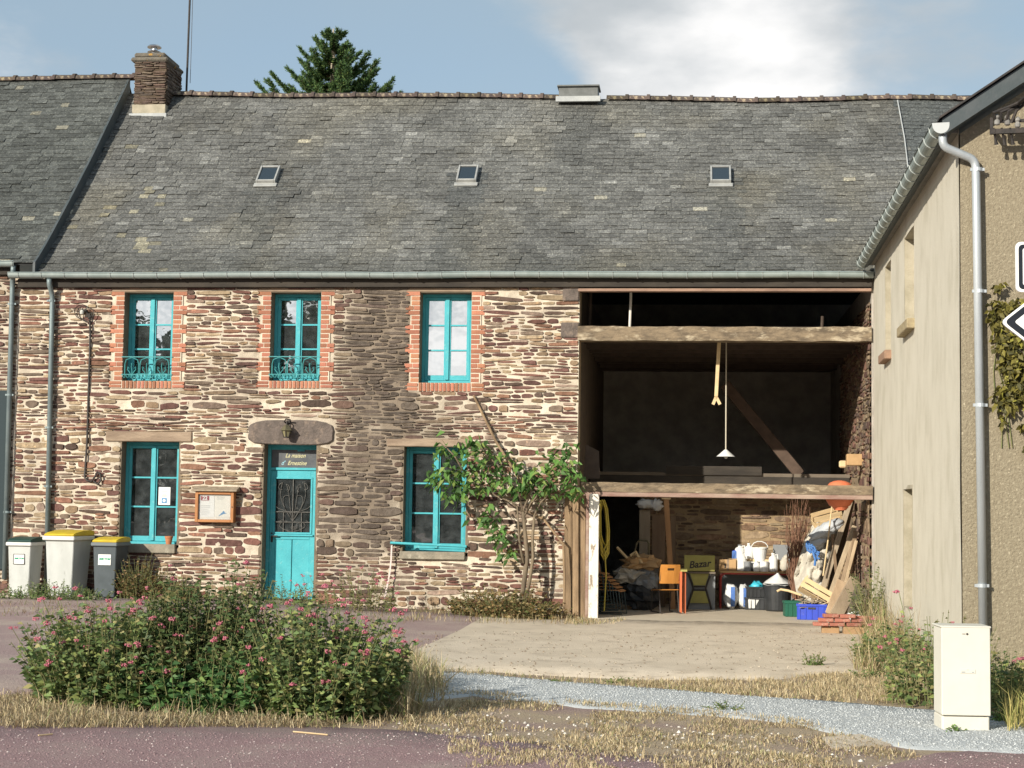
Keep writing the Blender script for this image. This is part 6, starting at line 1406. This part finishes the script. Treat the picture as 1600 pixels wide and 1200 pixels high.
grass([(20, 1136), (30, 1100), (640, 1095), (660, 1136)], 1500, .05, .16, 1.2, pal=STRAW+[((.26, .19, .11), 4), ((.2, .24, .08), 2)])
grass([(620, 1142), (640, 1088), (740, 1086), (900, 1102), (1100, 1116), (1250, 1130), (1330, 1150), (1420, 1168), (1440, 1185), (1390, 1200), (1200, 1212), (1000, 1190), (800, 1160)], 11000, .010, .042, 1.2, thr=.08, ns=1.3, pal=STRAW+[((.3, .22, .14), 4), ((.24, .22, .1), 2)])
grass([(700, 1150), (1000, 1150), (1300, 1190), (1300, 1240), (700, 1200)], 5000, .015, .05, .9, thr=.05, ns=2.2)
grass([(950, 1066), (1180, 1064), (1345, 1050), (1460, 1060), (1470, 1112), (1250, 1093), (1080, 1082)], 9000, .02, .07, 1.0, thr=-.1)
MIXED = STRAW+[((.2, .24, .08), 4), ((.26, .2, .1), 4), ((.34, .33, .16), 3)]
grass([(1330, 1050), (1370, 965), (1470, 985), (1475, 1075), (1400, 1062)], 6500, .08, .30, .9, .008, pal=MIXED)
grass([(1340, 1020), (1370, 960), (1480, 1000), (1470, 1040)], 900, .3, .7, .7, .007, pal=MIXED)
grass([(1535, 1080), (1540, 1010), (1680, 1010), (1680, 1120), (1560, 1110)], 4500, .08, .30, .8, pal=MIXED)
grass([(1560, 1100), (1600, 1070), (1700, 1080), (1700, 1150), (1575, 1145)], 2200, .12, .36, .5, pal=[((.5, .42, .16), 3), ((.35, .36, .12), 2)])
grass([(1555, 1040), (1560, 1010), (1640, 1010), (1640, 1040)], 500, .4, .85, .5, .008)
grass([(640, 972), (640, 945), (885, 962), (930, 970), (930, 978)], 1400, .03, .13, .8, pal=BROWN+STRAW+[((.2, .22, .08), 3)])
grass([(-40, 962), (-40, 940), (200, 945), (240, 958), (640, 955), (640, 975), (240, 972)], 1500, .02, .08, .9, pal=BROWN+[((.16, .22, .07), 5), ((.5, .4, .22), 5)])
grass([(880, 976), (885, 970), (980, 968), (960, 976)], 500, .02, .07, .7, pal=STRAW+[((.2, .24, .08), 3)])
grass([(560, 1120), (570, 1070), (640, 1040), (700, 1080), (690, 1105), (640, 1125)], 2600, .10, .34, .8, .007, pal=MIXED)
valerian('green bushy plant growing from the grass at the side wall', P(1400, 1000, 19.5).x, 19.6, .4, .7, .55, 90, .06, GREEN+[((.25, .22, .1), 5)], (.06, .09), 12, name='leafy_shrub')
grass([(650, 1052), (760, 1058), (1000, 1078), (1250, 1096), (1250, 1090), (1000, 1070), (760, 1050), (650, 1043)], 900, .015, .07, 1.0, pal=MIXED)
grass([(660, 1098), (740, 1090), (900, 1107), (1100, 1120), (1250, 1134), (1330, 1153), (1330, 1146), (1250, 1127), (1100, 1112), (900, 1098), (740, 1080), (660, 1088)], 1500, .015, .06, 1.1, thr=.0, ns=2)
# loose chippings and stones
def pebbles(name, pts, r0, r1, pal, mat):
    n = len(pts); oc = np.array([(1, 0, 0), (0, 1, 0), (-1, 0, 0), (0, -1, 0), (0, 0, .75), (0, 0, -.4)]); r_ = nr.uniform(r0, r1, (n, 1, 1))*nr.uniform(.55, 1.2, (n, 1, 3))
    a = nr.uniform(0, 6.28, n); ca, sa = np.cos(a)[:, None], np.sin(a)[:, None]; V = oc[None]*r_*nr.uniform(.75, 1.2, (n, 6, 1)); x, y = V[..., 0]*ca-V[..., 1]*sa, V[..., 0]*sa+V[..., 1]*ca; V = np.stack([x, y, V[..., 2]], -1)+pts[:, None, :]
    f = np.array([(0, 1, 4), (1, 2, 4), (2, 3, 4), (3, 0, 4), (1, 0, 5), (2, 1, 5), (3, 2, 5), (0, 3, 5)]); T = (f[None]+np.arange(n)[:, None, None]*6).reshape(-1, 3)
    return npmesh(name, V.reshape(-1, 3), T, mat, None, np.repeat(mixcols(n, pal), 6, axis=0), 'stuff')
m_peb = M('stone_chips', (1, 1, 1), rough=.9, attr=True)
pb = px_region([(640, 1050), (760, 1056), (1000, 1076), (1250, 1095), (1460, 1112), (1640, 1130), (1640, 1180), (1500, 1173), (1420, 1169), (1330, 1151), (1250, 1131), (1100, 1117), (900, 1104), (740, 1087), (650, 1090)], 16000, 1, -9); pb[:, 2] += .012
pebbles('gravel', pb, .006, .014, [((.36, .375, .375), 5), ((.43, .445, .445), 4), ((.52, .53, .525), 1), ((.29, .30, .30), 2)], m_peb)
pb = px_region([(-100, 1230), (-100, 1140), (700, 1145), (1000, 1186), (1400, 1200), (1450, 1180), (1700, 1176), (1700, 1230)], 9000, 1, -9); pb[:, 2] += .004
pebbles('gravel', pb, .004, .011, [((.24, .16, .165), 5), ((.32, .22, .22), 3), ((.5, .42, .4), 1)], m_peb)
pb = px_region([(640, 1100), (1400, 1160), (1400, 1205), (900, 1190), (600, 1150)], 500, 1, -9); pebbles('gravel', pb, .008, .025, [((.6, .56, .5), 3), ((.4, .33, .28), 3)], m_peb)
pb = px_region([(640, 1045), (660, 985), (1330, 985), (1330, 1045), (1000, 1060)], 900, 1, -9); pb[:, 2] += .008; pebbles('gravel', pb, .008, .022, [((.22, .17, .12), 5), ((.40, .34, .26), 2)], m_peb)
a, b, c, d = G(1283, 1155), G(1345, 1150), G(1392, 1166), G(1300, 1172); mb = MB(); mb.add([Vector(q)+Vector((0, 0, z)) for z in (-.03, .018) for q in (a, b, c, d)], [(0, 1, 2, 3), (4, 5, 6, 7), (0, 1, 5, 4), (1, 2, 6, 5), (2, 3, 7, 6), (3, 0, 4, 7)])
t = thing('drain_cover', 'worn concrete drain cover half hidden in the dry grass', 'drain cover', tuple((a+c)/2)); mb.build('slab', m_concrete, t)
# climbing tree against the wall
ct_ = thing('climbing_tree', 'small leafy tree trained against the wall between window and barn', 'tree', P(815, 925, 26.4)); gzw = gz(-2.7)
def wp(px, py, d): return P(px, py, YF-d)
tr = MB()
tr.tube([Vector((wp(812, 930, .5).x, YF-.5, gzw-.05)), wp(820, 900, .48), wp(824, 870, .45), wp(820, 830, .42), wp(817, 800, .40)], [.045, .04, .036, .032, .028], 9)
tr.tube([Vector((wp(816, 930, .5).x, YF-.5, gzw-.05)), wp(828, 905, .5), wp(833, 870, .48), wp(832, 840, .45), wp(835, 805, .4)], [.03, .028, .026, .024, .02], 8)
tr.tube([wp(818, 880, .5), wp(812, 850, .5), wp(810, 820, .5), wp(808, 790, .48)], [.022, .02, .016, .012], 7)
tr.build('trunk', m_bark, ct_, smooth=True)
BR = [[(817, 800), (800, 785), (775, 775), (750, 755), (725, 740), (700, 730)], [(817, 800), (810, 770), (790, 740), (765, 715), (740, 700)], [(820, 805), (830, 785), (850, 775), (880, 770), (905, 772)], [(820, 805), (835, 780), (855, 755), (875, 735), (890, 715)], [(817, 800), (830, 765), (820, 740), (815, 720)], [(820, 830), (805, 850), (790, 840), (775, 825), (760, 812)], [(824, 870), (808, 868), (798, 872), (788, 860)], [(835, 805), (845, 785), (870, 760), (900, 745)], [(720, 738), (700, 745), (685, 755), (672, 770)], [(725, 738), (712, 715), (700, 702), (690, 694)]]
for b in BR:
    mb = MB(); mb.tube([wp(x, y, .4+.12*math.sin(i*1.3)) for i, (x, y) in enumerate(b)], [.017-.012*i/len(b) for i in range(len(b))], 6); mb.build('branch', m_bark, ct_)
CL = [(705, 735, 32, 24, 90), (740, 705, 34, 22, 100), (692, 700, 20, 14, 50), (688, 745, 18, 24, 50), (712, 775, 22, 22, 55), (752, 738, 34, 24, 100), (770, 760, 30, 16, 60), (802, 742, 26, 20, 70), (832, 748, 30, 24, 110), (872, 726, 28, 22, 110), (892, 750, 18, 26, 70), (858, 762, 28, 20, 90), (900, 768, 14, 12, 35), (885, 700, 14, 12, 30), (765, 810, 20, 20, 60), (778, 838, 18, 20, 60), (792, 862, 14, 18, 40), (745, 692, 18, 10, 30), (795, 712, 14, 10, 24), (815, 765, 20, 12, 40), (725, 760, 20, 14, 40)]
C, D = [], []
for x, y, rx, ry, n in CL:
    for k in range(int(n*.62)):
        C.append(P(x+rng.gauss(0, rx*.52), y+rng.gauss(0, ry*.52), YF-rng.uniform(.22, .75))); a = rng.uniform(0, 6.28); D.append((math.cos(a), -abs(math.sin(a))*.7, rng.uniform(-.9, .25)))
n = len(C); leaves('crown', C, D, nr.uniform(.09, .16, n), nr.uniform(.055, .085, n), mixcols(n, [((.085, .18, .045), 4), ((.12, .24, .055), 4), ((.06, .125, .035), 3), ((.22, .29, .08), 2)]), m_leaf, ct_, droop=.35)
# ivy on the gable
iv = thing('ivy', 'patch of olive ivy creeping over the roughcast gable', 'ivy', P(1590, 560, YC-.03))
C, D = [], []
while len(C) < 2600:
    x, y = rng.uniform(1536, 1690), rng.uniform(425, 705)
    left = np.interp(y, [425, 455, 500, 560, 620, 660, 700], [1582, 1545, 1545, 1560, 1552, 1565, 1592]); k = fbm(x*.03, y*.03, 1, 3)
    if x < left+rng.uniform(-4, 8) or k < -.12+(.25 if y < 470 else 0) or (y > 700-(1600-x)*.0 and x < 1590): continue
    C.append(P(x, y, YC-rng.uniform(.01, .12))); a = rng.uniform(0, 6.28); D.append((math.cos(a), -.4, math.sin(a)*.6-.5))
n = len(C); leaves('foliage', C, D, nr.uniform(.05, .085, n), nr.uniform(.04, .06, n), mixcols(n, [((.15, .13, .035), 4), ((.22, .19, .045), 3), ((.09, .085, .03), 3), ((.33, .31, .06), 1)]), m_leaf, iv, 'stuff', .2)
mb = MB()
for k in range(8):
    x = rng.uniform(1560, 1640); mb.tube([P(x+q*rng.uniform(-6, 1), 700-q*40, YC-.015) for q in range(6)], .006, 4)
tag(mb.build('stems', m_stem, iv), kind='stuff')
# fir behind the house
YT_ = 46.0; tp = P(521, 45, YT_); fir = thing('fir_tree', 'dark green fir tree top showing above the slate ridge', 'tree', (tp.x, YT_, 0))
mb = MB(); mb.tube([(tp.x, YT_, 0), (tp.x, YT_, 8), (tp.x+.02, YT_, tp.z-1), tp], [.4, .28, .07, .02], 10); mb.build('trunk', M('pale_fir_bark', (.5, .43, .33), (.36, .3, .22), 6, 5, .9), fir)
V, D, LN = [], [], []; bm_ = MB()
zt = tp.z; lev = zt-.25
def whorl(z, L_, n, ph):
    for k in range(n):
        a = ph+6.283*k/n+rng.uniform(-.25, .25); l_ = L_*rng.uniform(.75, 1.12); dx, dy = math.cos(a), math.sin(a)
        pts = [Vector((tp.x+dx*l_*s, YT_+dy*l_*s, z-.16*l_*math.sin(s*2.4)+.46*l_*s*s)) for s in (0, .2, .4, .6, .8, 1)]
        bm_.tube(pts, [.035, .03, .024, .018, .012, .006], 5)
        m = int(46*l_)+14
        for q in range(m):
            s = .12+.88*(q+rng.random())/m; i = min(int(s*5), 4); f = s*5-i; p = pts[i]*(1-f)+pts[i+1]*f; tdir = (pts[i+1]-pts[i]).normalized(); side = tdir.cross(Vector((0, 0, 1))).normalized()
            tl_ = (.10+.46*l_*.45*(1.15-s))*rng.uniform(.6, 1.1); sg = rng.choice((-1, 1)); td = (tdir*.8+side*sg*rng.uniform(.3, 1.0)+Vector((0, 0, rng.uniform(-.25, .35)))).normalized()
            w_ = int(tl_/.035)+3
            for j in range(w_):
                c = p+td*tl_*j/w_
                for _ in range(4): V.append(c+Vector((rng.gauss(0, .012), rng.gauss(0, .012), rng.gauss(0, .012)))); D.append(td*.9+Vector((rng.gauss(0, .55), rng.gauss(0, .55), rng.gauss(.25, .4)))); LN.append(rng.uniform(.06, .12))
z, L_, i = zt-.25, .30, 0
while z > zt-4.6: whorl(z, L_, 6 if i < 3 else 8, i*.7); i += 1; z -= .36; L_ = min(2.5, L_+.27)
tag(bm_.build('branches', m_bark, fir), kind='stuff')
n = len(V); cz_ = np.array([v.z for v in V]); leaves('crown', V, D, np.array(LN), .022, mixcols(n, [((.075, .14, .05), 4), ((.105, .18, .06), 3), ((.055, .10, .045), 3), ((.17, .23, .07), 2)]), m_needle, fir)
print('FIR', n)

# unseen trees added behind the camera, heights shaped for what the panes mirror
C, D, LN = [], [], []
for k in range(34):
    x = -62+k*3.4+rng.uniform(-1, 1); hh = (rng.uniform(11.5, 14) if -48 < x < -17 else rng.uniform(3.5, 5.5)); y = -38+rng.uniform(-4, 4)
    for q in range(420):
        a, b = rng.uniform(0, 6.28), math.sqrt(rng.random()); z = rng.uniform(.04, 1); rr = 2.7*math.sin(math.pi*min(1, .12+.88*z))**.6
        C.append((x+rr*b*math.cos(a), y+rr*b*math.sin(a), hh*z)); D.append((rng.gauss(0, 1), rng.gauss(0, 1), rng.gauss(0, .7))); LN.append(rng.uniform(1.2, 2.4))
n = len(C); leaves('mirrored_trees', C, D, np.array(LN), np.array(LN)*.8, mixcols(n, [((.05, .08, .03), 3), ((.07, .10, .04), 2), ((.035, .055, .025), 2)]), m_needle, None, 'stuff')

for pts, lb in ((((458, 1146), (480, 1148), (512, 1151)), 'pale dry stalk lying on the asphalt below the flower bed'), (((60, 1152), (82, 1150)), 'short pale stalk lying at the left of the asphalt')):
    t = thing('dry_stalk', lb, 'stalk', G(*pts[0])); mb = MB(); mb.tube([G(x, y)+Vector((0, 0, .014)) for x, y in pts], .006, 5); mb.build('stalk', m_lath, t)
